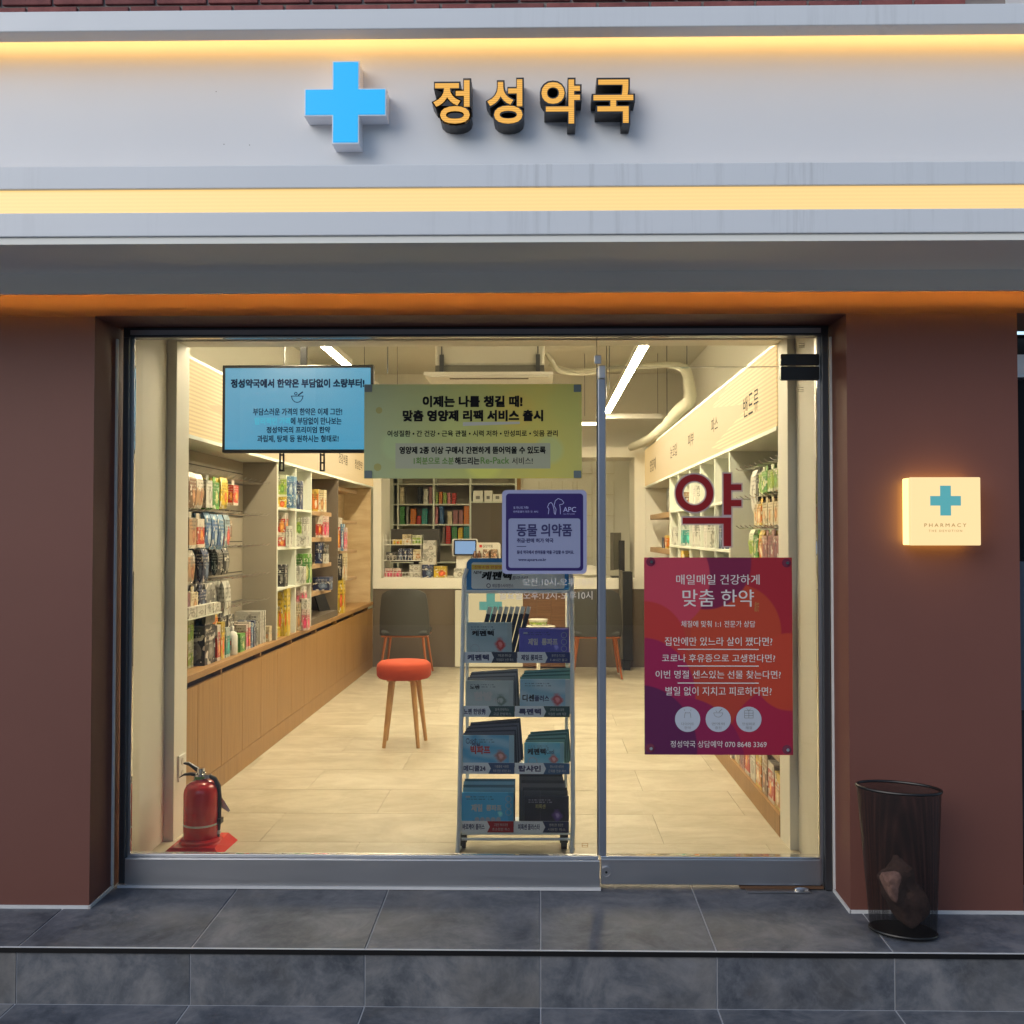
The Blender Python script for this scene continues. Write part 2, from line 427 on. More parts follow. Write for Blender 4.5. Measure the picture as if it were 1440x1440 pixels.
def rrect(x0, x1, z0, z1, r, n=5):
    pts = []
    for cx, cz, a0 in ((x1 - r, z1 - r, 0), (x0 + r, z1 - r, 90), (x0 + r, z0 + r, 180), (x1 - r, z0 + r, 270)):
        for i in range(n + 1):
            a = rad(a0 + 90 * i / n); pts.append((cx + r * math.cos(a), cz + r * math.sin(a)))
    return pts
def circle(cx, cz, r, n=24): return [(cx + r * math.cos(2 * math.pi * i / n), cz + r * math.sin(2 * math.pi * i / n)) for i in range(n)]
def ring(mb, cx, cz, r, w, y0, y1, n=24, mi=0):
    for i in range(n):
        a, b = 2 * math.pi * i / n, 2 * math.pi * (i + 1) / n
        mb.prism([(cx + r * math.cos(a), cz + r * math.sin(a)), (cx + r * math.cos(b), cz + r * math.sin(b)), (cx + (r - w) * math.cos(b), cz + (r - w) * math.sin(b)), (cx + (r - w) * math.cos(a), cz + (r - w) * math.sin(a))], y0, y1, mi)
    return mb
def seg(mb, x0, z0, x1, z1, w, y0, y1, mi=0):
    d = Vector((x1 - x0, z1 - z0)); 
    if d.length < 1e-6: return mb
    d.normalize(); n = Vector((-d.y, d.x)) * w / 2
    return mb.prism([(x0 + n.x, z0 + n.y), (x0 - n.x, z0 - n.y), (x1 - n.x, z1 - n.y), (x1 + n.x, z1 + n.y)], y0, y1, mi)

# ================================================================== SETTING OUTSIDE
YF, YW, YS = 3.94, 3.72, 3.39           # frame plane, wall face, step edge
def pz(y): return -0.036 * (YF - y)      # the platform falls a little to the street
g = tag(B('ground', (-40, -40, -.45), (40, 3.3, -.300), mat('asphalt', (.05, .05, .053), .85)), kind='structure')
tag(B('bounce_paving', (-14, -9.9, -.2995), (14, 1.579, -.236), paint('pale_bounce_paving', (.34, .33, .32), .8, .12, 2, .1)), kind='structure')  # unseen pale surface, added to bounce daylight up at the shopfront
pm = MB().add([(x, y, z) for x in (-6, 6) for y, z in ((1.58, -.30), (3.389, -.30), (3.389, -.2105), (1.58, -.2285))], [(0, 1, 2, 3), (7, 6, 5, 4), (0, 4, 5, 1), (1, 5, 6, 2), (2, 6, 7, 3), (3, 7, 4, 0)])
pav = tag(build('pavement', pm, GROUT), kind='structure')
step = MB()
step.add([(x, y, z) for x in (-6, 6) for y, z in ((YS + .003, -.24), (YF + .10, -.24), (YF + .10, -.003), (YS + .003, pz(YS) - .003))],
         [(0, 1, 2, 3), (7, 6, 5, 4), (0, 4, 5, 1), (1, 5, 6, 2), (2, 6, 7, 3), (3, 7, 4, 0)])
step = tag(build('entrance_step', step, GROUT), kind='structure')
def tile(x0, x1, y0, y1, zf0, zf1, th, parent):
    mb = MB(); b = .0015
    mb.add([(x0, y0, zf0 - th), (x1, y0, zf0 - th), (x1, y1, zf1 - th), (x0, y1, zf1 - th),
            (x0, y0, zf0 - b), (x1, y0, zf0 - b), (x1, y1, zf1 - b), (x0, y1, zf1 - b),
            (x0 + b, y0 + b, zf0), (x1 - b, y0 + b, zf0), (x1 - b, y1 - b, zf1), (x0 + b, y1 - b, zf1)],
           [(0, 3, 2, 1), (0, 1, 5, 4), (1, 2, 6, 5), (2, 3, 7, 6), (3, 0, 4, 7), (4, 5, 9, 8), (5, 6, 10, 9), (6, 7, 11, 10), (7, 4, 8, 11), (8, 9, 10, 11)])
    return build('tile', mb, SLATE, parent)
J = .0026
for k in range(-4, 4):
    tile(k * .6 + J, (k + 1) * .6 - J, YS + .004, YF + .09, pz(YS), 0.0, .0027, step)
    t = B('riser_tile', (k * .6 + J, YS, -.218), ((k + 1) * .6 - J, YS + .0027, pz(YS) - .016), SLATE, step)
    for j in range(0, 3):
        y1 = (3.382 if j == 0 else 3.386) - j * .6; y0 = y1 - .6 + 2 * J
        tile(k * .6 + J, (k + 1) * .6 - J, y0, y1, -.208 - .006 * (j + 1), -.208 - .006 * j, .0022, pav)
B('step_nosing', (-6, YS - .006, pz(YS) - .015), (.72, YS + .0035, pz(YS) + .0015), BLACKM, step)
B('step_nosing', (.7205, YS - .006, pz(YS) - .015), (6, YS + .0035, pz(YS) + .0015), BLACKM, step)
B('nosing_line', (-6, YS - .0045, pz(YS) + .0016), (6, YS + .003, pz(YS) + .0032), CAULK, step)

# rendered brown wall with the opening
xl, xr = W(129.5, 850, YW).x, W(1193, 850, YW).x
ztop = W(660, 443, YW).z
xe = W(1434, 800, YW).x
wall = thing('shop_wall', 'reddish brown painted wall framing the pharmacy window and door', 'wall', (0, YW, 0))
def wallbox(n, x0, x1, z0, z1): return B(n, (x0, YW, z0), (x1, YF + .12, z1), BROWN, wall)
for n, x0, x1 in (('pillar', -4.2, xl), ('pillar', xr, xe)):
    mb = MB(); 
    mb.box((x0, YW, pz(YW) - .011), (x1, YF + .12, ztop)); build(n, mb, BROWN, wall)
wallbox('lintel', -4.2, 4.2, ztop + .0005, 2.46)
ck = MB()
ck.box((-4.2, YW - .006, pz(YW) - .01), (xl + .004, YW - .0005, pz(YW) + .010))
ck.box((xr - .004, YW - .006, pz(YW) - .01), (xe, YW - .0005, pz(YW) + .010))
for x, sgn in ((xl, 1), (xr, -1)):
    ck.add([(x + sgn * a, y, z) for a in (.0006, .007) for y, z in ((YW - .006, pz(YW) - .01), (YF - .02, -.01), (YF - .02, .009), (YW - .006, pz(YW) + .010))],
           [(0, 1, 2, 3), (7, 6, 5, 4), (0, 4, 5, 1), (1, 5, 6, 2), (2, 6, 7, 3), (3, 7, 4, 0)])
for x, sgn in ((xl, 1), (xr, -1)):
    ck.box((x + sgn * .0006, YF - .035, .012), (x + sgn * .007, YF - .021, ztop - .05))
build('caulk_line', ck, CAULK, wall)

# the neighbour's dark glazing at the right edge
nb = thing('neighbour_window', 'dark glazed shopfront beyond the right-hand brown pillar', 'window', (xe + .6, YF, 0))
B('glazing', (xe + .001, YF + .02, -.02), (xe + 1.5, YF + .05, 2.2), mat('dark_glazing', (.012, .014, .018), .08), nb)
B('sill_panel', (xe + .001, YW + .02, -.02), (xe + 1.5, YF, .02), SLATE, nb)
B('transom', (xe + .001, YF - .03, W(1437, 530, 3.9).z), (xe + 1.5, YF + .019, W(1437, 498, 3.9).z), STEEL, nb)
B('blind_panel', (xe + .001, YF - .02, W(1437, 1000, 3.9).z), (xe + 1.5, YF + .018, W(1437, 790, 3.9).z), mat('blue_grey_print', (.06, .08, .11), .5), nb)

# brick wall above the canopy, bricks one by one
bw = thing('brick_wall', 'red brick wall showing above the white sign canopy', 'wall', (0, YW + .05, 3.2))
zb = W(600, 10, YW).z
B('mortar', (-4.4, YW + .012, 2.47), (4.4, YW + .2, zb + 1.2), mat('brick_mortar', (.22, .19, .18), .9), bw)
def brickm():
    m = mat('red_brick', (.2, .06, .05), .85); t = NT(m); p = t.pos()
    c = t.ramp(t.noise(9, 6, .7, p), [(.3, (.13, .035, .035)), (.7, (.26, .085, .075))])
    c = t.mix(1.0, c, t.ramp(t.rnd(), [(0, (.8, .8, .85)), (1, (1.15, 1.1, 1.1))]), 'MULTIPLY')
    t.l(c, t.b.inputs['Base Color']); t.bump(t.noise(120, 4, .7, p), .35, .004); return m
BRICK = brickm()
bm_ = MB().bbox((-.095, 0, 0), (.095, .03, .057), .003)
b0 = None
xlim = W(1408, 5, YW).x
for r in range(4):
    for k in range(-13, 13):
        x = k * .2 + (.1 if r % 2 else 0) + .02; z = W(600, 3.5, YW).z + .005 + (r - 2) * .067
        if x < -2.3 or x > 2.2: continue
        if x + .1 > xlim and r > -1: continue
        if b0 is None: b0 = build('brick', bm_, BRICK, bw, None); b0.location = (x, YW - ORG[bw.name].y, z - ORG[bw.name].z); b0.data.transform(Matrix.Translation(ORG[bw.name])); 
        else:
            c = b0.copy(); COL.objects.link(c); c.parent = bw; c.location = (x, YW - ORG[bw.name].y + R.uniform(-.002, .002), z - ORG[bw.name].z)
B('white_pipe_cover', (xlim + .02, YW - .14, zb - .2), (xlim + .9, YW + .01, zb + 1.2), WHITE_PAINT, bw)

# the other side of the street, seen only in reflections
ob = thing('opposite_building', 'grey building with window rows on the other side of the street', 'building', (0, -10, 0))
OBW = paint('opposite_render', (.13, .13, .13), .8, .15, .4, .1)
B('wall', (-22, -12, -.262), (22, -10, 5.0), OBW, ob)
wmb = MB().box((-.9, -.06, 0), (.9, .0, 1.5)); w0_ = None
for r_ in range(2):
    for k in range(-6, 7):
        if w0_ is None:
            w0_ = build('window', wmb, mat('opposite_window_glass', (.02, .025, .03), .1), None, (0, 0, 0)); w0_.parent = ob; w0_.location = (k * 3.2, .045, 1.0 + r_ * 2.1)
        else:
            c = w0_.copy(); COL.objects.link(c); c.parent = ob; c.location = (k * 3.2, .045, 1.0 + r_ * 2.1)

# ------------------------------------------------------------------ canopy with cove lights
YC, YP = 3.17, 3.30
cz = lambda py, Y=YC: W(660, py, Y).z
can = thing('sign_canopy', 'long white sign canopy with glowing yellow light bands above the shop', 'canopy', (0, YC, 2.3))
zt, z1, z2, z3, z4, z5, z6 = cz(11), cz(39.5), cz(230.5), cz(263), cz(296.5), cz(330), cz(340)
XL, XR = -4.2, 4.2
B('top_lip', (XL, YC, z1), (XR, YC + .07, zt), WHITE_PAINT, can, .003)
B('top_cover', (XL, YC + .0705, z1 + .045), (XR, YW + .01, zt - .004), WHITE_PAINT, can)
B('top_light_strip', (XL, YP - .058, z1 + .034), (XR, YP - .030, z1 + .0445), LED_TOP, can)
B('sign_panel', (XL, YP, z2 - .1), (XR, YP + .02, z1 + .0445), PANEL_PAINT, can)
B('middle_band', (XL, YC, z3), (XR, YP - .001, z2), WHITE_PAINT, can, .003)
B('light_band', (XL, YC + .012, z4 - .001), (XR, YC + .04, z3 + .001), LED_BAND, can)
B('lower_band', (XL, YC, z5), (XR, YC + .05, z4), WHITE_PAINT, can, .003)
B('drip_edge', (XL, YC + .008, z6), (XR, YC + .05, z5 - .0005), SOFFIT, can)
YD = 3.55
zs = z6 + .004
B('soffit', (XL, YC + .0505, zs), (XR, YD, zs + .02), SOFFIT, can)
zd = W(660, 410.5, YD).z
B('drop_panel', (XL, YD, zd), (XR, YD + .008, zs + .02), SOFFIT, can)
B('cove_ledge', (XL, YD + .0082, zd + .001), (XR, YD + .022, zd + .004), SOFFIT, can)
B('cove_light_strip', (XL, YD + .0085, zd + .0042), (XR, YD + .0115, zd + .0061), LED_COVE, can)
B('cove_top', (XL, YD + .009, zs + .0205), (XR, YW - .001, zs + .04), mat('dark_cove_lining', (.04, .03, .025), .8), can)
for px, py in ((351, 204), (315, 203), (304, 129)):
    p = W(px, py, YP); B('screw_spot', (p.x - .0012, YP - .0012, p.z - .0012), (p.x + .0012, YP - .0002, p.z + .0012), BLACK, can)

# cross sign
YX = 3.228
a, b, c, d = [W(x, 150, YX).x for x in (428, 467, 505, 543)]
e, f, h, i_ = [W(486, y, YX).z for y in (86, 124.5, 163, 202)]
def cross(a, b, c, d, e, f, h, i): return [(b, e), (c, e), (c, f), (d, f), (d, h), (c, h), (c, i), (b, i), (b, h), (a, h), (a, f), (b, f)]
cs = thing('cross_sign', 'glowing blue cross sign with white sides mounted on the canopy', 'sign', ((b + c) / 2, YP, i_))
build('casing', MB().prism(cross(a, b, c, d, e, f, h, i_), YX, YP - .0005), WHITE_SIDE, cs)
q = .004
build('lit_face', MB().prism(cross(a + q, b + q, c - q, d - q, e - q, f - q, h + q, i_ + q), YX - .002, YX - .0003), CYAN, cs)
# four lit letters
for ch, x0, x1, y0, y1, lb in (('정', 607, 663, 110, 177, 'first sign letter 정, lit yellow with black sides, next to the blue cross'),
                           ('성', 683, 737, 109, 177, 'second sign letter 성, lit yellow with black sides, between 정 and 약'),
                           ('약', 759, 818, 109, 177, 'third sign letter 약, lit yellow with black sides and a round ring'),
                           ('국', 832, 893, 109, 176, 'last sign letter 국, lit yellow with black sides, rightmost on the canopy')):
    P0, P1 = W(x0, y1, YX), W(x1, y0, YX)
    lt = thing('sign_letter', lb, 'sign letter', ((P0.x + P1.x) / 2, YP, P0.z), 'lit letters of the shop name')
    vs, fs = glyphs(ch, .046, .5, 4)
    mb = MB(); mb.add([(P0.x + (P1.x - P0.x) * u, YX + (.5 - w) * (YP - YX - .0005), P0.z + (P1.z - P0.z) * v) for u, v, w in vs], fs)
    build('letter_casing', mb, BLACK, lt)
    vs, fs = glyphs(ch, .020, 0, 4); ix = (P1.x - P0.x) * .042; iz = (P1.z - P0.z) * .042
    mb = MB(); mb.add([(P0.x + ix + (P1.x - P0.x - 2 * ix) * u, YX - .0015, P0.z + iz + (P1.z - P0.z - 2 * iz) * v) for u, v, w in vs], fs)
    build('lit_face', mb, LETTER, lt)

# PHARMACY lamp box
YL = 3.61
p0, p1 = W(1281, 767, YL), W(1379, 671, YL)
lb = thing('wall_light_box', 'small glowing square lamp reading PHARMACY on the right brown pillar', 'sign light', ((p0.x + p1.x) / 2, YW, p0.z))
B('lamp_body', (p0.x + .001, YL + .0235, p0.z + .001), (p1.x - .001, YW - .024, p1.z - .001), LAMPSIDE, lb, .004)
B('front_cover', (p0.x, YL, p0.z), (p1.x, YL + .023, p1.z), LAMPBOX, lb, .004)
B('wall_plate', (p0.x + .05, YW - .0215, p0.z + .05), (p1.x - .05, YW - .0005, p1.z - .05), WHITEP, lb)
HALO = emis('halo_led', (1, .74, .13, 1), 8)
B('halo_light', (p0.x + .012, YW - .0235, p0.z + .012), (p1.x - .012, YW - .0220, p1.z - .012), HALO, lb)
xs = [W(x, 700, YL).x for x in (1308, 1322, 1337, 1351)]; zz = [W(1330, y, YL).z for y in (683, 697.5, 711, 725)]
build('cross_print', MB().prism(cross(xs[0], xs[1], xs[2], xs[3], *zz), YL - .0015, YL - .0003), emis('teal_print_glow', (.09, .48, .52, 1), .75), lb)
ptext('PHARMACY', 1300, 1359, 736, 741, YL - .001, INKO, lb, .01, space=1.5)
ptext('THE DEVOTION', 1306, 1353, 745, 748, YL - .001, INKO, lb, .0, space=1.5)

# ================================================================== SHOPFRONT GLAZING
fxl, fxr = W(172, 800, YF).x + .004, W(1165, 800, YF).x
# keep the frame between the pillars
fxl = max(fxl, xl + .008); fxr = min(fxr, xr - .008)
zfh0, zfh1 = W(660, 474, YF).z, W(660, 461, YF).z
xd = W(843.5, 800, YF).x
win = thing('shop_window', 'large fixed shop window in a steel frame left of the glass door', 'window', ((fxl + xd) / 2, YF, 0))
B('frame_head', (fxl, YF - .02, zfh0), (fxr, YF + .045, zfh1), DSTEEL, win, .002)
B('frame_head_trim', (fxl + .03, YF - .024, zfh0 + .008), (fxr - .03, YF - .0203, zfh1 - .010), STEEL, win)
B('filler_strip', (xl + .0005, YF - .012, zfh1 + .0005), (xr - .0005, YF + .045, ztop - .0005), BROWN, win)
B('frame_jamb', (fxl, YF - .02, .012), (fxl + .024, YF + .045, zfh0 - .0005), DSTEEL, win, .002)
B('frame_jamb', (fxr - .026, YF - .02, .0), (fxr, YF + .045, zfh0 - .0005), DSTEEL, win, .002)
B('jamb_trim', (fxl + .0245, YF + .004, .10), (fxl + .036, YF + .014, zfh0 - .001), STEEL, win)
B('jamb_trim', (fxr - .0385, YF + .006, .012), (fxr - .0265, YF + .045, zfh0 - .001), STEEL, win)
zr1 = W(500, 1209, YF - .02).z
B('bottom_rail', (fxl + .0245, YF - .02, .008), (xd - .003, YF + .03, zr1), STEEL, win, .002)
B('rail_ledge', (fxl + .0365, YF + .0, zr1 + .0005), (xd - .008, YF + .03, zr1 + .012), STEEL, win, .002)
B('caulk_line', (fxl, YF - .032, -.001), (xd, YF - .0205, .009), CAULK, win)
B('glass_pane', (fxl + .037, YF + .008, zr1 + .0125), (xd - .012, YF + .016, zfh0 - .0008), GLASS, win)
xh0 = W(1097, 520, YF).x
ztr = W(950, 515.5, YF).z
B('transom_glass', (xd - .004, YF + .008, ztr + .0015), (fxr - .0395, YF + .016, zfh0 - .0008), GLASS, win)
B('transom_edge', (xd - .004, YF + .0085, ztr - .0006), (xh0 - .002, YF + .0155, ztr + .001), mat('glass_edge', (.30, .30, .20), .3), win)
B('glass_joint', (xd - .0118, YF + .0075, zr1 + .013), (xd - .0085, YF + .0165, zfh0 - .001), mat('dark_joint', (.05, .045, .035), .4), win)
B('glass_clip', (xd - .020, YF - .002, W(0, 515, YF).z + .003), (xd + .007, YF + .0078, W(0, 502, YF).z), STEEL, win, .002)

door = thing('glass_door', 'frameless glass entrance door with steel bottom rail and black corner hinge', 'door', ((xd + fxr) / 2, YF, 0))
dx0, dx1 = xd + .002, fxr - .042
zdr = W(1000, 1207, YF).z
B('bottom_rail', (dx0, YF - .014, .018), (dx1, YF + .036, zdr), STEEL, door, .002)
B('rail_cap', (dx0, YF - .012, zdr + .0003), (dx1, YF + .034, zdr + .009), CHROME, door, .002)
B('stile', (dx0 - .008, YF - .006, zdr + .0095), (dx0 + .022, YF + .032, W(0, 535, YF).z), mat('satin_aluminium', (.33, .36, .42), .36, .85), door, .003)
B('stile_lip', (dx0 - .012, YF - .001, zdr + .0095), (dx0 - .0085, YF + .02, W(0, 520, YF).z), CHROME, door)
B('stile_top_clip', (dx0 - .006, YF - .009, W(0, 534.5, YF).z), (dx0 + .022, YF + .034, W(0, 516.5, YF).z), STEEL, door, .003)
B('glass_pane', (dx0 + .0225, YF + .008, zdr + .0095), (dx1, YF + .018, ztr - .003), GLASS, door)
B('glass_edge', (dx1 + .0005, YF + .0075, zdr + .01), (dx1 + .0025, YF + .0185, ztr - .09), mat('warm_glass_edge', (.38, .30, .12), .3), door)
xh1 = W(1151, 520, YF).x
hz0, hz1 = W(1120, 535, YF).z, W(1120, 498.5, YF).z
mb = MB().prism(rrect(xh0, xh1, hz0, ztr - .0025, .006), YF - .012, YF + .0075)
build('lower_hinge_plate', mb, BLACKM, door)
build('upper_hinge_plate', MB().prism(rrect(xh0, xh1, ztr + .0015, hz1, .006), YF - .012, YF + .0072), BLACKM, door)
lk = W(852.5, 1226, YF - .016)
mb = MB(); ring(mb, lk.x, lk.z, .021, .005, YF - .024, YF - .0145); mb.prism(circle(lk.x, lk.z, .0155), YF - .021, YF - .0145)
lo = build('floor_lock', mb, STEEL, door)
build('keyhole', MB().prism(circle(lk.x, lk.z, .005, 12), YF - .0225, YF - .0212), BLACK, lo)
# worn floor hinge under the door
fh = thing('floor_hinge', 'worn steel floor hinge plate under the right door corner', 'hinge', (W(1110, 1243, YF).x, YF - .02, 0))
pa, pb = W(1050, 1246, YF - .03), W(1160, 1240, YF - .03)
B('cover_plate', (pa.x, YF - .045, -.001), (pb.x - .06, YF + .02, .0035), STEEL, fh)
B('rust_gap', (pa.x - .02, YF - .012, .0036), (pb.x, YF + .03, .014), mat('rusty_plate', (.12, .06, .03), .8), fh)
build('pivot_cap', MB().lathe([(.03, 0), (.028, .008), (.012, .012)], (W(1128, 1244, 3.9).x, YF - .03, .0037), 20, sy=.5), CHROME, fh, smooth=True)

# stickers and prints on the glass
YG = YF + .006
def sheet(name, x0, x1, y0, y1, Y, m, label, cat, th=.0015, r=0, group=None):
    a, b = W(x0, y1, Y), W(x1, y0, Y)
    t = thing(name, label, cat, ((a.x + b.x) / 2, Y, a.z), group)
    build('sheet', MB().prism(rrect(a.x, b.x, a.z, b.z, r, 6) if r else [(a.x, a.z), (b.x, a.z), (b.x, b.z), (a.x, b.z)], Y - th, Y), m, t)
    return t
# banner
def bannerm():
    m = mat('banner_print', (0.600, 0.683, 0.232), .5); t = NT(m); s = t.new('ShaderNodeSeparateXYZ'); t.l(t.gen(), s.inputs[0])
    x, z = s.outputs[0], s.outputs[2]
    c = t.ramp(x, [(0, (0.316, 0.370, 0.192)), (.45, (0.406, 0.423, 0.116)), (.8, (0.540, 0.465, 0.082)), (1, (0.465, 0.437, 0.104))])
    for cx, czz, r, col, f in ((.55, .18, .17, (0.631, 0.629, 0.093), .6), (.85, .3, .13, (0.361, 0.492, 0.232), .45), (.7, .72, .18, (0.631, 0.437, 0.058), .45), (.15, .35, .14, (0.361, 0.478, 0.209), .5), (.42, .55, .12, (0.450, 0.492, 0.140), .5), (.95, .8, .2, (0.450, 0.452, 0.093), .5)):
        dx = t.math('MULTIPLY', t.math('SUBTRACT', x, cx), 2.3); dz = t.math('SUBTRACT', z, czz)
        d = t.math('SQRT', t.math('ADD', t.math('MULTIPLY', dx, dx), t.math('MULTIPLY', dz, dz)))
        c = t.mix(t.math('MULTIPLY', t.ramp(d, [(r * .9, (1, 1, 1)), (r * 1.35, (0, 0, 0))]), f), c, (*col, 1))
    t.l(c, t.b.inputs['Base Color']); return m
bn = sheet('banner_poster', 512, 818, 540, 673, YG - .001, bannerm(), 'wide green yellow banner taped across the top of the shop window', 'banner')
YT = YG - .003
bp = lambda s, x0, x1, y0, y1, m=INKB, bo=.03: ptext(s, x0, x1, y0, y1, YT, m, bn, bo)
bp('이제는 나를 챙길 때!', 595, 734, 557, 572, bo=.075)
bp('맞춤 영양제 리팩 서비스 출시', 567, 763, 577, 592, bo=.075)
bp('여성질환 • 간 건강 • 근육 관절 • 시력 저하 • 만성피로 • 잇몸 관리', 545, 784, 605, 614, bo=.03)
w0, w1 = W(556, 659, YT), W(774, 623, YT)
build('pale_box', MB().prism([(w0.x, w0.z), (w1.x, w0.z), (w1.x, w1.z), (w0.x, w1.z)], YT + .0003, YT + .0006), mat('pale_green_print', (.32, .33, .22), .5), bn)
bp('영양제 2종 이상 구매시 간편하게 뜯어먹을 수 있도록', 562, 767, 628, 638, bo=.06)
bp('1회분으로 소분', 582, 638, 643, 653, INKGR, .045); bp('해드리는', 640, 674, 643, 653, bo=.045)
bp('Re-Pack', 676, 716, 643, 652, INKGR, .045); bp('서비스!', 720, 749, 643, 653, bo=.02)
mb = MB(); u0, u1 = W(651, 599, YT), W(731, 595, YT)
mb.prism([(u0.x, u0.z), (u1.x, u0.z + .008), (u1.x, u1.z + .006), (u0.x, u1.z + .004)], YT + .0003, YT + .0006); build('underline', mb, mat('pale_stroke', (.42, .42, .36), .5), bn)
for x, y in ((518, 546), (812, 546), (518, 667), (812, 667)):
    p = W(x, y, YT); build('corner_clip', MB().prism(rrect(p.x - .015, p.x + .015, p.z - .015, p.z + .015, .003), YT - .002, YT - .0005), mat('grey_clip', (.10, .13, .13), .5), bn)
for x, y, r in ((533, 577, 6), (531, 657, 7)):
    p = W(x, y, YT); build('dot_print', MB().prism(circle(p.x, p.z, r * .0022), YT + .0002, YT + .0005), mat('gold_dot', (.32, .30, .08), .5), bn)

# APC sticker
ap = sheet('pet_medicine_sticker', 706, 825, 689, 807, YG - .002, mat('lilac_border', (.30, .32, .50), .45), 'square blue and lilac animal medicine sticker with rounded corners on the glass', 'sticker', r=.018)
Y2 = YG - .004
def slab(name, x0, x1, y0, y1, Y, m, parent, r=.01, th=.0004):
    a, b = W(x0, y1, Y), W(x1, y0, Y)
    return build(name, MB().prism(rrect(a.x, b.x, a.z, b.z, r, 5), Y - th, Y), m, parent)
slab('dark_field', 711.5, 820, 694, 802.5, Y2, mat('indigo_print', (.018, .006, .10), .4), ap, .013)
slab('light_field', 715, 816, 729, 798.5, Y2 - .0006, mat('lilac_field', (.24, .27, .42), .45), ap, .010)
Y3 = Y2 - .0014
LIL = mat('lilac_ink', (.42, .44, .72), .5)
ptext('동물 의약품', 727, 804, 737, 754, Y3, INKN, ap, .045)
ptext('취급·판매 허가 약국', 727, 778, 757, 763, Y3, INKN, ap, .05)
ptext('동네 약국에서 반려동물 약을 구입할 수 있어요.', 727, 807, 774, 779, Y3, INKN, ap, .05)
ptext('www.apcare.co.kr', 729, 768, 785, 790, Y3, INKN, ap, .05)
ptext('또 하나의 가족!', 722, 743, 712, 716, Y3, LIL, ap, .004)
ptext('반려동물의 모든 것· APC', 722, 757, 718, 721, Y3, LIL, ap, .004)
ptext('APC', 792, 810, 713, 720, Y3, LIL, ap, .008)
ptext('ALL PET CARE', 792, 808, 722, 723.5, Y3, LIL, ap, .0)
slab('rule_line', 726.5, 740, 768, 768.9, Y3, INKN, ap, .0003)
mb = MB()
dog = [(771, 723), (772, 716), (770, 713), (772, 708), (775, 706.5), (777, 709), (779, 716), (779.5, 722), (781, 723.5), (782, 716), (779, 711), (781, 704), (785, 701), (790, 703), (793, 707), (791, 709), (787, 709.5), (788, 716), (788, 723)]
for (xa, ya), (xb, yb) in zip(dog, dog[1:]):
    A, C = W(xa, ya, Y3), W(xb, yb, Y3); seg(mb, A.x, A.z, C.x, C.z, .0022, Y3 - .0004, Y3)
build('pet_logo', mb, LIL, ap)

# red 약
yk = thing('window_lettering', 'big dark red Korean letter 약 stuck on the glass door', 'window lettering', (W(996, 771, YG).x, YG, W(996, 771, YG).z))
P0, P1 = W(946.5, 772.5, YG), W(1046.5, 663.5, YG)
def yak_shapes(o):     # o = outline growth in photo pixels
    L = []
    A = lambda x0, x1, y0, y1: L.append([W(x0 - o, y1 + o, YG), W(x1 + o, y0 - o, YG)])
    A(1017.5, 1028, 666, 724); A(1028, 1042.5, 681, 689.5); A(1028, 1042.5, 703, 712)
    A(960, 1028, 728, 736.5); A(1017.5, 1028, 736.5, 768)
    return L
for o, yy, m, nm in ((2.0, YG - .0003, mat('pale_outline', (.42, .34, .34), .5), 'outline'), (0, YG - .0012, mat('dark_red_vinyl', (.25, .005, .005), .4), 'letter')):
    mb = MB()
    for k, (q0, q1) in enumerate(yak_shapes(o)): mb.box((q0.x, yy - .0006 - k * .00002, q0.z), (q1.x, yy - k * .00001, q1.z))
    cc = W(976.5, 693.5, YG); s_ = YG / FPX
    ring(mb, cc.x, cc.z, (26.5 + o) * s_, (9.5 + 2 * o) * s_, yy - .0007, yy - .0001, 40)
    build(nm, mb, m, yk)
# opening hours
hr = thing('opening_hours_lettering', 'two lines of white opening hours lettering low on the window', 'window lettering', (W(768, 845, YG).x, YG, W(768, 845, YG).z))
ptext('오전:10시-오후:10시', 735, 834, 813, 824, YG, INKW, hr, 0)
ptext('일요일오후:12시-오후10시', 702, 833, 831, 843, YG, INKW, hr, 0)

# pink poster
def posterm():
    m = mat('poster_print', (0.471, 0.049, 0.056), .42); t = NT(m); s = t.new('ShaderNodeSeparateXYZ'); t.l(t.gen(), s.inputs[0])
    x, z = s.outputs[0], s.outputs[2]; c = (.36, .04, .022, 1)
    for cx, czz, r, col in ((.93, .05, .36, (0.308, 0.012, 0.043)), (1.02, .85, .42, (0.308, 0.013, 0.024)), (.62, .62, .30, (0.402, 0.046, 0.018)), (.42, .98, .30, (0.154, 0.009, 0.046)), (.1, .9, .34, (0.425, 0.040, 0.070)), (.0, .55, .28, (0.389, 0.029, 0.024)), (-.02, .30, .36, (0.259, 0.009, 0.059)), (.25, -.05, .42, (0.212, 0.009, 0.059)), (-.05, .03, .40, (0.088, 0.009, 0.059)), (.98, .42, .24, (0.425, 0.046, 0.020))):
        dx = t.math('SUBTRACT', x, cx); dz = t.math('MULTIPLY', t.math('SUBTRACT', z, czz), 1.25)
        d = t.math('SQRT', t.math('ADD', t.math('MULTIPLY', dx, dx), t.math('MULTIPLY', dz, dz)))
        c = t.mix(t.ramp(d, [(r, (1, 1, 1)), (r + .01, (0, 0, 0))]), c, (*col, 1))
    t.l(c, t.b.inputs['Base Color']); return m
po = sheet('poster', 906.5, 1113.5, 784, 1061, YG - .001, posterm(), 'tall pink and orange herbal medicine poster on the glass door', 'poster')
pt = lambda s, x0, x1, y0, y1, bo=.013, m=INKW: ptext(s, x0, x1, y0, y1, YT, m, po, bo)
pt('매일매일 건강하게', 951, 1068, 808, 822, .012)
pt('맞춤 한약', 960, 1060, 829, 853, .014)
pt('체질에 맞춰 1:1 전문가 상담', 958, 1062, 873, 882)
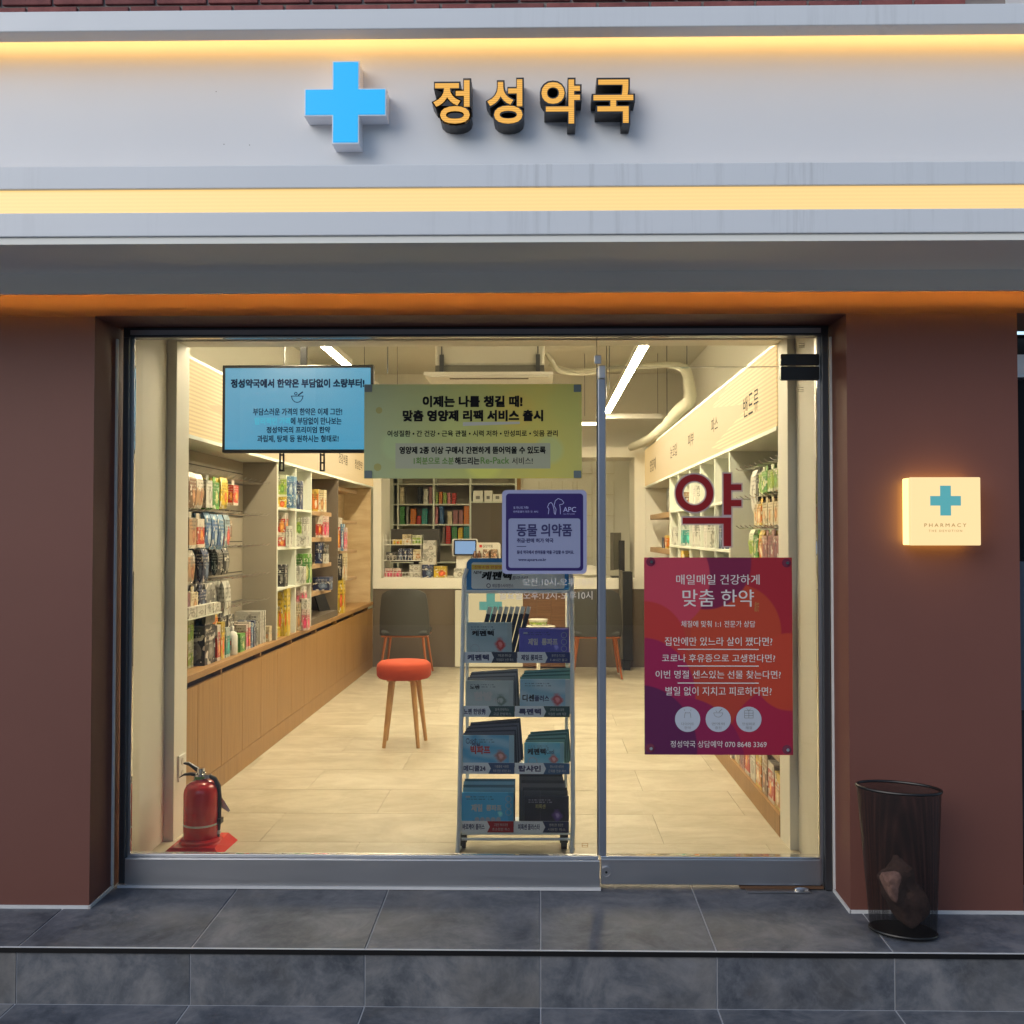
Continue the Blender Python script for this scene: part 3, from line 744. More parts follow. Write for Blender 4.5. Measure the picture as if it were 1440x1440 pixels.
pt('집안에만 있느라 살이 쪘다면?', 935, 1086, 896, 908)
pt('코로나 후유증으로 고생한다면?', 931, 1090, 920, 931)
pt('이번 명절 센스있는 선물 찾는다면?', 922, 1098, 943, 954)
pt('별일 없이 지치고 피로하다면?', 936, 1085, 966, 978)
pt('정성약국 상담예약 070 8648 3369', 943, 1078, 1042, 1051)
ptext('處方', 1061, 1067.5, 846, 860, YT, INKO, po, .01)
for y in (912.5, 936, 960):
    slab('rule_line', 953, 1067, y, y + 1.2, YT, INKW, po, .0005)
for i, (x, a, b2) in enumerate(((967, '다이어트', '한약'), (1010, '면역력', '증진'), (1053, '만성피로', '해결'))):
    p = W(x, 1011.5, YT); r = 17.6 * YT / FPX
    dd = build('round_badge', MB().prism(circle(p.x, p.z, r, 32), YT - .0004, YT), mat('pale_badge', (.42, .46, .52), .5), po)
    ptext(a, x - 9, x + 9, 1016, 1020, YT - .0008, INKG, dd, .004); ptext(b2, x - 4.5, x + 4.5, 1021.5, 1025.5, YT - .0008, INKG, dd, .004)
    mb = MB(); k = YT / FPX; y0 = YT - .0009; y1 = YT - .0005; cx, cz_ = p.x, p.z + 7 * k; w = .0018
    if i == 0:
        for sg in (-1, 1):
            seg(mb, cx + sg * 3 * k, cz_ + 3 * k, cx + sg * 4 * k, cz_, w, y0, y1); seg(mb, cx + sg * 4 * k, cz_, cx + sg * 4.5 * k, cz_ - 5 * k, w, y0, y1); seg(mb, cx + sg * 5 * k, cz_ + 7 * k, cx + sg * 4 * k, cz_ + 5 * k, w, y0, y1)
        seg(mb, cx - 3.5 * k, cz_ + 2 * k, cx + 3.5 * k, cz_ + 2 * k, w, y0, y1)
    elif i == 1:
        seg(mb, cx - 6.5 * k, cz_ + 2 * k, cx + 6.5 * k, cz_ + 2 * k, w, y0, y1)
        for u in range(8):
            a1, a2 = math.pi * (1 + u / 8), math.pi * (1 + (u + 1) / 8)
            seg(mb, cx + 6.2 * k * math.cos(a1), cz_ + 2 * k + 6 * k * math.sin(a1), cx + 6.2 * k * math.cos(a2), cz_ + 2 * k + 6 * k * math.sin(a2), w, y0, y1)
        seg(mb, cx + 1 * k, cz_ + 3 * k, cx + 5.5 * k, cz_ + 7.5 * k, w * 1.6, y0, y1); seg(mb, cx - 2 * k, cz_ + 3 * k, cx - 3.5 * k, cz_ + 5.5 * k, w, y0, y1)
    else:
        for u in range(4): seg(mb, cx - 6 * k, cz_ + (5 - 3.4 * u) * k, cx + 6 * k, cz_ + (5 - 3.4 * u) * k, w, y0, y1)
        for u in (-6, 0, 6): seg(mb, cx + u * k, cz_ + 5 * k, cx + u * k, cz_ - 5.2 * k, w, y0, y1)
        for u in (-1, 1): seg(mb, cx, cz_ + 5 * k, cx + u * 3 * k, cz_ + 8 * k, w, y0, y1)
    build('icon', mb, INKG, dd)
for x, y in ((915, 790), (1106, 791.5), (914.5, 1052), (1106.5, 1054)):
    p = W(x, y, YT)
    cup = build('suction_cup', MB().prism(circle(p.x, p.z, .018, 20), YT - .0016, YT - .0005), mat('clear_cup', (.16, .03, .06), .15), po)
    build('knob', MB().prism(circle(p.x + .002, p.z, .0062, 14), YT - .010, YT - .0017), CHROME, cup)
for x, y in ((1127.5, 485.5), (1126, 547.5), (822.5, 1188.5)):
    a, b2 = W(x - 4, y + 2.6, YG), W(x + 4, y - 2.6, YG)
    st = thing('tiny_glass_mark', {485.5: 'tiny printed glass stamp above the black door hinge', 547.5: 'tiny printed glass stamp below the black door hinge', 1188.5: 'tiny printed glass stamp low beside the door stile'}[y], 'glass stamp', (x * 0 + a.x, YG, a.z), 'printed glass stamps')
    mb = MB(); 
    for v in (0, .45, 1): seg(mb, a.x, a.z + (b2.z - a.z) * v, b2.x, a.z + (b2.z - a.z) * v, .0014, YG - .0004, YG)
    if y > 1000:
        for xx in (a.x, b2.x): seg(mb, xx, a.z, xx, b2.z, .0014, YG - .0009, YG - .0005)
    build('print_mark', mb, INKO if y > 1000 else INKB, st)

# ================================================================== WASTE BASKET
def basket():
    c = Vector((W(1269, 1302, 3.55).x, 3.545, pz(3.545)))
    t = thing('waste_basket', 'black wire mesh waste basket standing in front of the right pillar', 'waste basket', c)
    H = W(1269, 1108, 3.545).z - c.z; rot = rad(-22)
    def ell(u, z):       # point on the wall at angle u and height z (0..1)
        A = .112 + .030 * z; D = .070 + .018 * z
        x = A * math.cos(u); y = D * math.sin(u)
        lean = -.012 * z
        return Vector((c.x + x * math.cos(rot) - y * math.sin(rot) + lean, c.y + x * math.sin(rot) + y * math.cos(rot), c.z + .012 + (H - .012) * z))
    mb = MB(); N = 200; K = 44
    for dr in (1, -1):
        for i in range(N):
            for k in range(K):
                u = 2 * math.pi * i / N; z0, z1 = k / K, (k + 1) / K
                a0 = u + dr * z0 * 3.1; a1 = u + dr * z1 * 3.1; w = .0048
                p = [ell(a0 - w, z0), ell(a0 + w, z0), ell(a1 + w, z1), ell(a1 - w, z1)]
                mb.add(p, [(0, 1, 2, 3)])
    tag(build('wire_mesh', mb, BLACKM, t), kind='stuff')
    n = 64
    build('rim', MB().tube([ell(2 * math.pi * i / n, 1.0) for i in range(n + 1)], .0052, 8, caps=False), BLACKM, t, smooth=True)
    build('base_ring', MB().tube([ell(2 * math.pi * i / n, 0.0) for i in range(n + 1)], .0055, 8, caps=False), BLACKM, t, smooth=True)
    mb = MB(); bt = [ell(2 * math.pi * i / n, 0.0) for i in range(n)]
    mb.add(bt + [v + Vector((0, 0, .004)) for v in bt], [tuple(range(n - 1, -1, -1)), tuple(range(n, 2 * n))] + [(i, (i + 1) % n, (i + 1) % n + n, i + n) for i in range(n)])
    build('base_plate', mb, BLACKM, t)
    return c
bc = basket()
def rubble():
    bm = bmesh.new(); bmesh.ops.create_cube(bm, size=1)
    bmesh.ops.subdivide_edges(bm, edges=bm.edges, cuts=11, use_grid_fill=True)
    from mathutils import noise
    for v in bm.verts:
        p = v.co * 2; n4 = (abs(p.x) ** 7 + abs(p.y) ** 7 + abs(p.z) ** 7) ** (1 / 7); p = p / n4
        p = Vector((p.x * .0575, p.y * .042, p.z * .118))
        d = p.normalized(); n = noise.noise(p * 16); m = noise.noise(p * 55 + Vector((5, 5, 5))); k = noise.noise(p * 150)
        v.co = p + d * (n * .018 + m * .007 + k * .002)
    M = Matrix.Translation((bc.x + .0, bc.y, bc.z + .145)) @ Euler((rad(12), rad(-34), rad(15))).to_matrix().to_4x4()
    mb = MB(); bm.verts.index_update(); mb.add([M @ v.co for v in bm.verts], [tuple(v.index for v in f.verts) for f in bm.faces])
    m = mat('rough_red_stone', (.2, .1, .08), .95); t = NT(m); p = t.pos()
    t.l(t.ramp(t.noise(18, 6, .7, p), [(.3, (.09, .045, .035)), (.7, (.20, .11, .085))]), t.b.inputs['Base Color']); t.bump(t.noise(150, 5, .7, p), .5, .006)
    tag(build('broken_brick', mb, m, smooth=False), 'rough chunk of reddish brick lying inside the wire basket', 'brick')
rubble()

# ================================================================== ROOM SHELL
XLW, XRW, YB = -1.77, 1.105, 10.4
fl = tag(B('shop_floor', (-2.6, YF + .101, -.06), (2.2, 15, -.005), mat('floor_joint', (.42, .37, .27), .8)), kind='structure')
for j in range(14):
    for k in range(-4, 4):
        x0 = k * .92 + (.46 if j % 2 else 0) + .1; x1 = x0 + .918; y0 = 4.042 + j * .46; y1 = y0 + .458
        x0 = max(x0, -2.2); x1 = min(x1, 1.6)
        if x1 - x0 < .05: continue
        B('floor_tile', (x0, y0, -.0049), (x1, y1, 0), FLOOR, fl)
HC = 3.15
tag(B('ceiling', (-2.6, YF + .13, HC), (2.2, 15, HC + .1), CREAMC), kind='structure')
tag(B('left_wall', (-2.6, YF + .121, -.005), (-2.30, 15, HC), CREAM), kind='structure')
tag(B('right_wall', (1.55, YF + .121, -.005), (1.8, 15, HC), CREAM), kind='structure')
tag(B('back_wall', (-2.3, 13.1, 0), (1.55, 13.3, HC), CREAM), kind='structure')
# front inner return: white piers and header around the window
pr = thing('window_surround', 'cream lining piers and header just inside the shop window', 'wall lining', (0, 4.3, 0))
B('pier', (-2.29, YF + .122, 0), (-1.72, 4.50, HC - .001), CREAM, pr)
B('pier', (-2.29, 4.5005, 0), (-1.675, 4.66, HC - .001), CREAM, pr)
B('pier', (1.145, YF + .122, 0), (1.549, 4.42, HC - .001), CREAM, pr)
B('pier', (1.108, 4.4205, 0), (1.549, 4.60, HC - .001), CREAM, pr)
B('header', (-1.6745, 4.5, 2.29), (1.1075, 4.64, HC - .001), CREAM, pr)
B('header_front', (-1.7195, YF + .122, 2.36), (1.1445, 4.30, HC - .001), CREAM, pr)
so_ = thing('wall_socket', 'white double power socket on the left pier by the extinguisher', 'socket', (-1.675, 4.6, .3))
a = WX(254, 1080, -1.67)
B('plate', (-1.6745, 4.545, a.z - .06), (-1.666, 4.625, a.z + .06), WHITEP, so_, .003)
for k in (-1, 1):
    mb = MB().tube([(-1.6655, 4.585, a.z + k * .027), (-1.663, 4.585, a.z + k * .027)], .017, 14); build('outlet', mb, OFFW, so_)

# ------------------------------------------------------------------ light boxes above the shelving
for X, nm, sg in ((XLW, 'left', -1), (XRW, 'right', 1)):
    t = thing('light_box_sign', 'long glowing cream light box above the %s wall shelves' % nm, 'light box', (X, 7.5, 1.9), 'light boxes along both walls')
    y0 = 4.661 if sg < 0 else 4.601
    B('diffuser', (X + .002 * -sg, y0, 1.905), (X + sg * .10, YB - .001, 2.285), LIGHTBOX, t)
    B('lower_trim', (X - sg * .004, y0, 1.885), (X + sg * .42, YB - .001, 1.904), SHELFW, t)
    B('upper_trim', (X - sg * .004, y0, 2.286), (X + sg * .42, YB - .001, 2.30), SHELFW, t)
    B('housing', (X + sg * .101, y0, 1.9045), (X + sg * .42, YB - .001, 2.2855), CREAM, t)
    xx = X - sg * .003
    if sg > 0:      # rows running into the depth, read from the far end to the near end
        for s_, ya, yb, za, zb_ in (('밴', 5.35, 5.24, 2.03, 2.14), ('드', 5.22, 5.11, 2.03, 2.14), ('류', 5.09, 4.98, 2.03, 2.14), ('파스', 6.35, 6.12, 2.05, 2.14), ('피부', 7.35, 7.08, 2.05, 2.14), ('눈코입', 8.35, 7.95, 2.04, 2.14), ('영양제', 9.9, 9.4, 2.02, 2.14)):
            text(s_, (xx, ya, za), (xx, yb, zb_), INKB, t, .02)
    else:
        for s_, ya, yb in (('의료용품', 5.55, 6.0), ('건강식품', 8.6, 9.0), ('정성한약', 9.35, 9.75)):
            text(s_, (xx, ya, 2.03), (xx, yb, 2.12), INKB, t, .02)

# ------------------------------------------------------------------ left cabinet run
cab = thing('base_cabinet', 'long low oak cabinet with many doors along the left wall', 'cabinet', (XLW, 7.5, 0))
B('carcass', (-2.29, 4.661, .001), (XLW - .02, YB - .002, .60), OAK, cab)
B('worktop', (-2.29, 4.661, .655), (XLW + .006, YB - .002, .69), OAKTOP, cab, .002)
B('shadow_gap', (-2.28, 4.662, .601), (XLW - .05, YB - .003, .6545), mat('dark_gap', (.035, .015, .01), .7), cab)
B('plinth', (XLW - .0195, 4.661, .001), (XLW, YB - .002, .115), OAK, cab)
yy = 4.70
for k in range(15):
    y1 = min(yy + .385, YB - .006)
    B('cabinet_door', (XLW - .0195, yy + .002, .118), (XLW, y1 - .002, .622), OAK, cab)
    if k % 2: B('gap_block', (XLW - .05, y1 - .012, .6225), (XLW - .004, y1 + .012, .6545), OAK, cab)
    yy += .385
    if yy > YB - .05: break

def box(name, x0, x1, y0, y1, z, h, c, k, label, group=None, cat='box', lid=None):
    mb = MB().box((x0, y0, z + .0006), (x1, y1, z + .0006 + h))
    o = build(name, mb, PK(c, k)); return tag(o, label, cat, group)
SH = -2.0
# peg section
sh = thing('peg_shelf_unit', 'tall grey backed hook display bay nearest the window on the left', 'display rack', (XLW - .1, 5.6, .69))
B('back_panel', (SH - .012, 4.661, .6905), (SH, 6.588, 1.884), GREYB, sh)
B('side_panel', (SH - .012, 6.5885, .6905), (XLW - .002, 6.606, 1.884), GREYB, sh)
for z in (1.80, 1.55, 1.35, 1.15): B('back_groove', (SH + .0003, 4.67, z), (SH + .002, 6.58, z + .006), mat('dark_groove', (.05, .04, .03), .7), sh)
HOOKS_L = (1.735, 1.525, 1.325, 1.135, .965)
for z in HOOKS_L:
    B('hook_rail', (SH + .0003, 4.67, z - .008), (SH + .006, 6.58, z + .002), DSTEEL, sh)
    for k in range(18):
        y = 4.78 + k * .105
        build('hook', MB().tube([(SH + .007, y, z), (SH + .17, y, z), (SH + .19, y, z + .016)], .0017, 5), CHROME, sh)
cards = []
def hang(kind, X0, dx, y, ztop, w, h, color, n, style, side, desc, lean=0, off=0):
    """a stack of packets on one hook, each a thing; X0 start, dx step to the room"""
    for i in range(n):
        x = X0 + dx * i
        mb = MB(); th = abs(dx) * .78
        jy = R.uniform(-.006, .006); jz = R.uniform(-.004, .003)
        zt_ = ztop - .012 + jz; hh = h * R.uniform(.97, 1.02)
        ya, yb = y - w / 2 + jy, y + w / 2 + jy
        if style == 'pouch':
            ns = 5; vs = []
            prof = [(0, .15), (.12, .6), (.5, 1), (.85, .75), (1, .1)]
            for fz, ft in prof:
                z = zt_ - hh * (1 - fz); t_ = th / 2 * ft + .0006
                lx = lean * (1 - fz) * hh
                vs += [(x - t_ + lx, ya, z), (x + t_ + lx, ya, z), (x + t_ + lx, yb, z), (x - t_ + lx, yb, z)]
            fs = [(0, 3, 2, 1), (16, 17, 18, 19)]
            for r_ in range(4):
                for c_ in range(4): fs.append((r_ * 4 + c_, r_ * 4 + (c_ + 1) % 4, r_ * 4 + 4 + (c_ + 1) % 4, r_ * 4 + 4 + c_))
            mb.add(vs, fs)
        else:
            mb.box((x - th / 2, ya, zt_ - hh), (x + th / 2, yb, zt_ - .03))
            mb.box((x - .001, y - w * .22, zt_ - .0295), (x + .001, y + w * .22, zt_))
        o = build(kind, mb, PK(color, off % 3))
        ordn = ('outermost', 'second', 'third', 'fourth', 'fifth', 'sixth')[n - 1 - i]
        tag(o, desc % ordn, 'packet', 'hanging packets on the %s wall' % side)
ROWN = ('top', 'second', 'third', 'fourth', 'bottom')
ORDS = ('first', 'second', 'third', 'fourth', 'fifth', 'sixth', 'seventh', 'eighth', 'ninth', 'tenth', 'eleventh')
CN = dict(skin='beige', rose='dark rose', lime='lime green', sky='light blue', silver='silver grey')
def cname(c): return CN.get(c, c)
def row_left(ri, items):
    y = 4.99
    for k, (c, w, h, n, st) in enumerate(items):
        if c: 
            hang('hanging_packet', SH + .05, .15 / max(n, 3) if n > 1 else .03, y + w / 2, HOOKS_L[ri] + .004, w, h, c, n, st, 'left',
                 '%s packet, %%s on the %s stack from the window, %s left wall hook row' % (cname(c), ORDS[k], ROWN[ri]), off=k)
        y += w + .012
row_left(0, [('navy', .10, .15, 2, 'pouch'), ('brown', .11, .19, 3, 'pouch'), ('skin', .11, .19, 3, 'pouch'), ('white', .10, .18, 4, 'card'), ('green', .11, .185, 4, 'card'), ('yellow', .13, .18, 5, 'pouch'), ('orange', .11, .175, 2, 'card'), ('red', .10, .15, 3, 'card'), (None, .1, 0, 0, '')])
row_left(1, [('grey', .11, .19, 2, 'pouch'), ('skin', .11, .19, 3, 'card'), ('red', .11, .19, 3, 'card'), ('blue', .10, .20, 3, 'pouch'), ('blue', .10, .20, 3, 'pouch'), ('blue', .10, .20, 3, 'pouch'), ('silver', .10, .20, 3, 'pouch'), ('white', .09, .14, 2, 'card'), ('brown', .08, .14, 2, 'card'), ('brown', .08, .13, 1, 'card')])
row_left(2, [('white', .10, .19, 2, 'card'), ('skin', .10, .18, 3, 'pouch'), ('skin', .10, .18, 2, 'pouch'), ('navy', .10, .18, 3, 'pouch'), ('teal', .11, .17, 2, 'card'), ('black', .10, .15, 3, 'pouch'), ('black', .10, .15, 3, 'pouch'), ('white', .10, .14, 2, 'pouch'), ('grey', .09, .14, 1, 'pouch')])
row_left(3, [('rose', .12, .14, 4, 'card'), ('cream', .11, .15, 4, 'card'), ('navy', .11, .17, 4, 'card'), ('grey', .16, .24, 4, 'pouch'), ('grey', .14, .23, 2, 'pouch'), ('white', .12, .26, 3, 'pouch'), ('rose', .08, .11, 1, 'card'), ('red', .08, .1, 1, 'card')])
row_left(4, [(None, .12, 0, 0, ''), (None, .11, 0, 0, ''), (None, .11, 0, 0, ''), (None, .11, 0, 0, ''), ('orange', .09, .12, 3, 'pouch'), ('black', .12, .14, 4, 'card'), ('black', .12, .13, 4, 'card'), ('rose', .09, .12, 2, 'card')])
B('small_shelf', (SH + .001, 4.97, .962), (XLW - .012, 5.50, .968), SHELFW, sh)
for k in range(4):
    box('white_carton', XLW - .15, XLW - .016, 4.985 + k * .128, 5.10 + k * .128, .9685, .055, 'white', k, 'low white carton on the small shelf under the hooks, %s from the window' % ORDS[k], 'white cartons on the small shelf', 'carton')

# white cubby section on the left
def cubby(name, label, X, sg, Xb, ys, zs, m=SHELFW, mb_=None, cat='shelf unit', zt_=1.884):
    t = thing(name, label, cat, (X + sg * .1, (ys[0] + ys[-1]) / 2, zs[0]))
    B('back_panel', (Xb, ys[0], zs[0] - .0), (Xb + sg * .01, ys[-1], zt_), mb_ or m, t)
    for y in ys: B('upright', (X + sg * .002, y - .008, zs[0]), (Xb - sg * .0005, y + .008, zt_), m, t)
    for z in zs[1:]:
        for ya, yb in zip(ys, ys[1:]): B('shelf', (X + sg * .003, ya + .0083, z - .016), (Xb - sg * .0005, yb - .0083, z), m, t)
    return t
ZL = (.6905, 1.035, 1.31, 1.585)
cubby('cubby_shelves', 'white cubby shelves full of boxes between the hooks and dark niche on the left', XLW, -1, -2.02, (6.62, 7.12, 7.60), ZL)
G1 = 'boxes on the left wall shelves'
def pbox(x0, x1, yt, Y, z, c, k, desc, grp=G1, dep=.085, name='product_box', cat='box'):
    """box whose front spans x0..x1 of the photo at depth Y, standing at height z, its top at photo row yt"""
    a = W(x0, yt, Y); b = W(x1, yt, Y); box(name, a.x, b.x, Y, Y + dep, z, a.z - z, c, k, desc, grp, cat); return a.z + .0015
U, V = 6.84, 7.32
zq = pbox(388, 402.5, 699, U, 1.585, 'yellow', 0, 'yellow box at the bottom, top left white cubby on the left wall')
pbox(388, 402.5, 668, U, zq, 'lime', 1, 'green patterned box standing on a yellow one in the top left cubby')
zq = pbox(403, 412.5, 699, U + .02, 1.585, 'blue', 2, 'low slate blue box beside the yellow one in the top left cubby')
pbox(403, 413, 670, U + .02, zq, 'blue', 0, 'tall slate blue box on a low one in the top left cubby')
pbox(415, 422.5, 676, V, 1.585, 'navy', 1, 'dark blue tall box alone in the top right white cubby')
zq = pbox(389, 401, 752, U, 1.31, 'red', 1, 'dark red box at the bottom of the second row left cubby')
pbox(389, 401, 721, U, zq, 'red', 0, 'tall red box on another red one in the second row left cubby')
pbox(402, 407, 740, U, 1.31, 'white', 0, 'white bottle box beside the tall red boxes')
zq = pbox(415, 431, 753, V, 1.31, 'white', 1, 'low white box under the green and white ones, second row right cubby')
pbox(415, 424, 727, V, zq, 'lime', 0, 'lime green box in the second row right cubby')
pbox(424.5, 431.5, 727, V, zq, 'white', 2, 'white box with a green mark beside the lime one')
pbox(389, 400.5, 794, U, 1.035, 'black', 1, 'black and white box in the third row left cubby')
pbox(415, 425.5, 779, V + .04, 1.035, 'green', 1, 'dark green box on the left in the third row right cubby')
pbox(426, 435, 779, V + .04, 1.035, 'green', 0, 'dark green box on the right in the third row right cubby')
pbox(415, 421.5, 796, V - .06, 1.035, 'white', 0, 'small white box with red print before the green boxes, left one', dep=.06)
pbox(422, 428, 797, V - .06, 1.035, 'white', 2, 'small white box with red print before the green boxes, right one', dep=.06)
pbox(388, 397.5, 833, U, .6905, 'yellow', 1, 'left yellow box on the worktop in the bottom left cubby')
pbox(398, 404, 828, U, .6905, 'yellow', 2, 'right yellow box on the worktop in the bottom left cubby')
zq = pbox(416, 423, 848, V - .06, .6905, 'cream', 0, 'small cream box, front bottom of the pink pile above the worktop')
pbox(416, 421, 830, V - .06, zq, 'pink', 2, 'small pink box, upper left of the pink pile above the worktop')
zq = pbox(424, 432, 857, V - .06, .6905, 'pink', 0, 'small pink box, bottom right of the pink pile above the worktop')
zq = pbox(424, 432, 843, V - .06, zq, 'white', 0, 'small white box in the middle of the pink pile above the worktop')
zq = pbox(422, 428, 832, V - .06, zq, 'pink', 1, 'small pink box, upper middle of the pink pile above the worktop')
pbox(423, 427, 825, V - .06, zq, 'white', 1, 'tiny white box at the very top of the pink pile')

# dark niche with oak ledges
nt = thing('dark_niche', 'dark grey brown niche with four short oak ledges on the left wall', 'shelf unit', (XLW - .1, 8.1, .69))
B('back_panel', (-2.06, 7.609, .6905), (-2.05, 8.61, 1.884), TAUPE, nt)
B('far_side', (-2.0495, 8.59, .6905), (XLW - .002, 8.61, 1.884), TAUPE, nt)
B('base_board', (-2.0495, 7.61, .6905), (XLW - .002, 8.589, .74), TAUPE, nt)
ZN = (1.585, 1.375, 1.163, .944)
for z in ZN: B('ledge', (-2.049, 7.70, z - .035), (XLW - .02, 8.42, z), OAKX, nt, .003)
GN = 'boxes in the dark niche'
N_ = 8.0
pbox(439, 447.5, 688, N_, ZN[0], 'orange', 1, 'orange red box on the top oak ledge, left one', GN)
pbox(448, 456, 689, N_, ZN[0], 'cream', 0, 'cream and orange box on the top oak ledge, right one', GN)
pbox(444, 453.5, 725, N_, ZN[1], 'red', 2, 'bright red box on the second oak ledge', GN)
pbox(454, 459.5, 726, N_, ZN[1], 'pink', 0, 'red and blue box on the second oak ledge, right one', GN)
pbox(443, 453, 763, N_, ZN[2], 'navy', 2, 'dark blue green box on the third oak ledge', GN)
zq = pbox(454, 459.5, 779, N_, ZN[2], 'white', 1, 'small white box on the third oak ledge', GN)
pbox(455, 459, 766, N_, zq, 'black', 0, 'black pack on top of the small white box, third oak ledge', GN)
pbox(440, 463, 812, N_, ZN[3], 'navy', 0, 'long black box lying on the lowest oak ledge', GN, dep=.14)
# lit oak alcove
al = thing('lit_alcove', 'warmly lit plywood alcove with four oak ledges at the end of the left wall', 'shelf unit', (XLW - .1, 9.5, .69))
PLY = wood('plywood', (.42, .30, .16), (.55, .42, .25), (3, 3, 14))
B('back_panel', (-2.06, 8.611, .6905), (-2.05, 10.28, 1.884), PLY, al)
B('far_side', (-2.0495, 10.26, .6905), (XLW - .002, 10.28, 1.884), PLY, al)
for z in (1.83, 1.53, 1.25, .985):
    B('ledge', (-2.049, 8.62, z - .03), (XLW - .05, 9.75, z), OAKX, al, .003)
    B('ledge_light', (-2.045, 8.70, z - .038), (-2.02, 9.70, z - .0305), WARMSPOT, al)
GL = 'boxes in the lit alcove'
pbox(474, 478.5, 728, 8.85, 1.25, 'red', 0, 'dark red slim box on the alcove third ledge from below', GL)
pbox(479, 483, 737, 8.85, 1.25, 'blue', 0, 'blue and red box on the same alcove ledge, middle one', GL)
pbox(483.5, 486, 742, 8.85, 1.25, 'pink', 1, 'red and white box on the same alcove ledge, right one', GL)
pbox(474, 481, 779, 8.85, .985, 'black', 2, 'black and white box on the alcove lower ledge', GL)
pbox(481.5, 486, 778, 8.85, .985, 'cream', 2, 'cream box right of the black one in the alcove', GL)
pbox(474, 483, 813, 8.85, .6905, 'yellow', 1, 'ochre box standing on the worktop below the alcove', GL)
tb = thing('tablet_stand', 'thin dark tablet leaning on its stand at the worktop end', 'tablet', (XLW - .05, 8.7, .6905))
mb = MB().box((-.10, -.006, 0), (.10, .006, .22), M=Matrix.Translation((XLW - .075, 8.52, .6935)) @ Euler((rad(-20), 0, rad(70))).to_matrix().to_4x4())
build('screen_slab', mb, BLACK, tb); B('stand_foot', (XLW - .12, 8.44, .6905), (XLW - .02, 8.70, .698), BLACK, tb)

# goods on the left worktop
GW = 'goods lined up on the left worktop'
def wbox(name, xa, xb, ya, yb, h, c, k, d, z=.6905, cat='box'): box(name, xa, xb, ya, yb, z, h, c, k, d, GW, cat)
XF = XLW
wbox('product_box', XF - .20, XF - .08, 4.99, 5.09, .15, 'white', 0, 'white carton nearest the window on the left worktop')
wbox('product_box', XF - .19, XF - .09, 5.10, 5.18, .14, 'orange', 0, 'orange carton at the front of the left worktop, lower layer')
wbox('product_box', XF - .19, XF - .09, 5.19, 5.27, .13, 'lime', 2, 'green carton at the front of the left worktop, lower layer')
wbox('product_box', XF - .19, XF - .09, 5.10, 5.18, .115, 'orange', 2, 'orange carton stacked on the lower orange carton', z=.8312)
wbox('product_box', XF - .19, XF - .09, 5.19, 5.27, .12, 'lime', 1, 'green carton stacked on the lower green carton', z=.8212)
wbox('product_box', XF - .20, XF - .09, 4.99, 5.09, .11, 'orange', 1, 'orange pack stacked on the white carton by the window', z=.8412)
wbox('display_carton', XF - .19, XF - .04, 5.30, 5.47, .21, 'black', 0, 'black patterned display carton on the left worktop', cat='carton')
wbox('product_box', XF - .15, XF - .035, 5.49, 5.55, .20, 'red', 1, 'pink red upright pack beside the black display carton')
wbox('product_box', XF - .15, XF - .035, 5.56, 5.62, .21, 'yellow', 0, 'yellow gold upright pack behind the pink red one')
wbox('product_box', XF - .14, XF - .035, 5.64, 5.72, .17, 'teal', 0, 'teal box next to the white spray bottle')
wbox('product_box', XF - .12, XF - .03, 5.90, 6.00, .11, 'green', 1, 'small grey green box right behind the spray bottle')
wbox('product_box', XF - .20, XF - .12, 5.76, 5.92, .20, 'lime', 0, 'tall lime box at the rear of the worktop')
for k, c in enumerate(('pink', 'red', 'blue', 'navy', 'grey')):
    wbox('upright_pack', XF - .14, XF - .035, 6.03 + k * .055, 6.03 + k * .055 + .042, .155 + .01 * (k % 2), c, k, '%s upright pack, number %s in the row after the small grey green box' % (cname(c), ('one', 'two', 'three', 'four', 'five')[k]))
for k in range(3): wbox('white_folder', XF - .20, XF - .035, 6.34 + k * .05, 6.365 + k * .05, .21, 'white', 0, 'white folder, %s of three standing past the upright packs' % ('first', 'second', 'third')[k], cat='folder')
wbox('product_box', XF - .11, XF - .03, 6.60, 6.80, .07, 'yellow', 2, 'low olive box on the worktop before the cubbies')
wbox('product_box', XF - .07, XF - .02, 6.50, 6.56, .10, 'cream', 2, 'small cream bottle box next to the white folders')
sb = thing('spray_bottle', 'white pump bottle with a red crest label on the left worktop', 'bottle', (XF - .05, 5.80, .691), None)
build('body', MB().lathe([(.030, 0), (.033, .005), (.033, .11), (.026, .13), (.012, .14), (.012, .155)], (XF - .05, 5.80, .691), 20), WHITEP, sb, smooth=True)
build('pump', MB().lathe([(.013, 0), (.013, .012), (.004, .014), (.004, .03), (.010, .031), (.010, .038)], (XF - .05, 5.80, .8462), 14), WHITEP, sb, smooth=True)
B('nozzle', (XF - .052, 5.77, .878), (XF - .046, 5.79, .884), WHITEP, sb)
B('label_print', (XF - .04, 5.7655, .72), (XF - .056, 5.7662, .79), mat('cream_label', (.5, .46, .4), .5), sb)
B('crest_mark', (XF - .044, 5.7647, .75), (XF - .052, 5.7653, .775), INKR, sb)

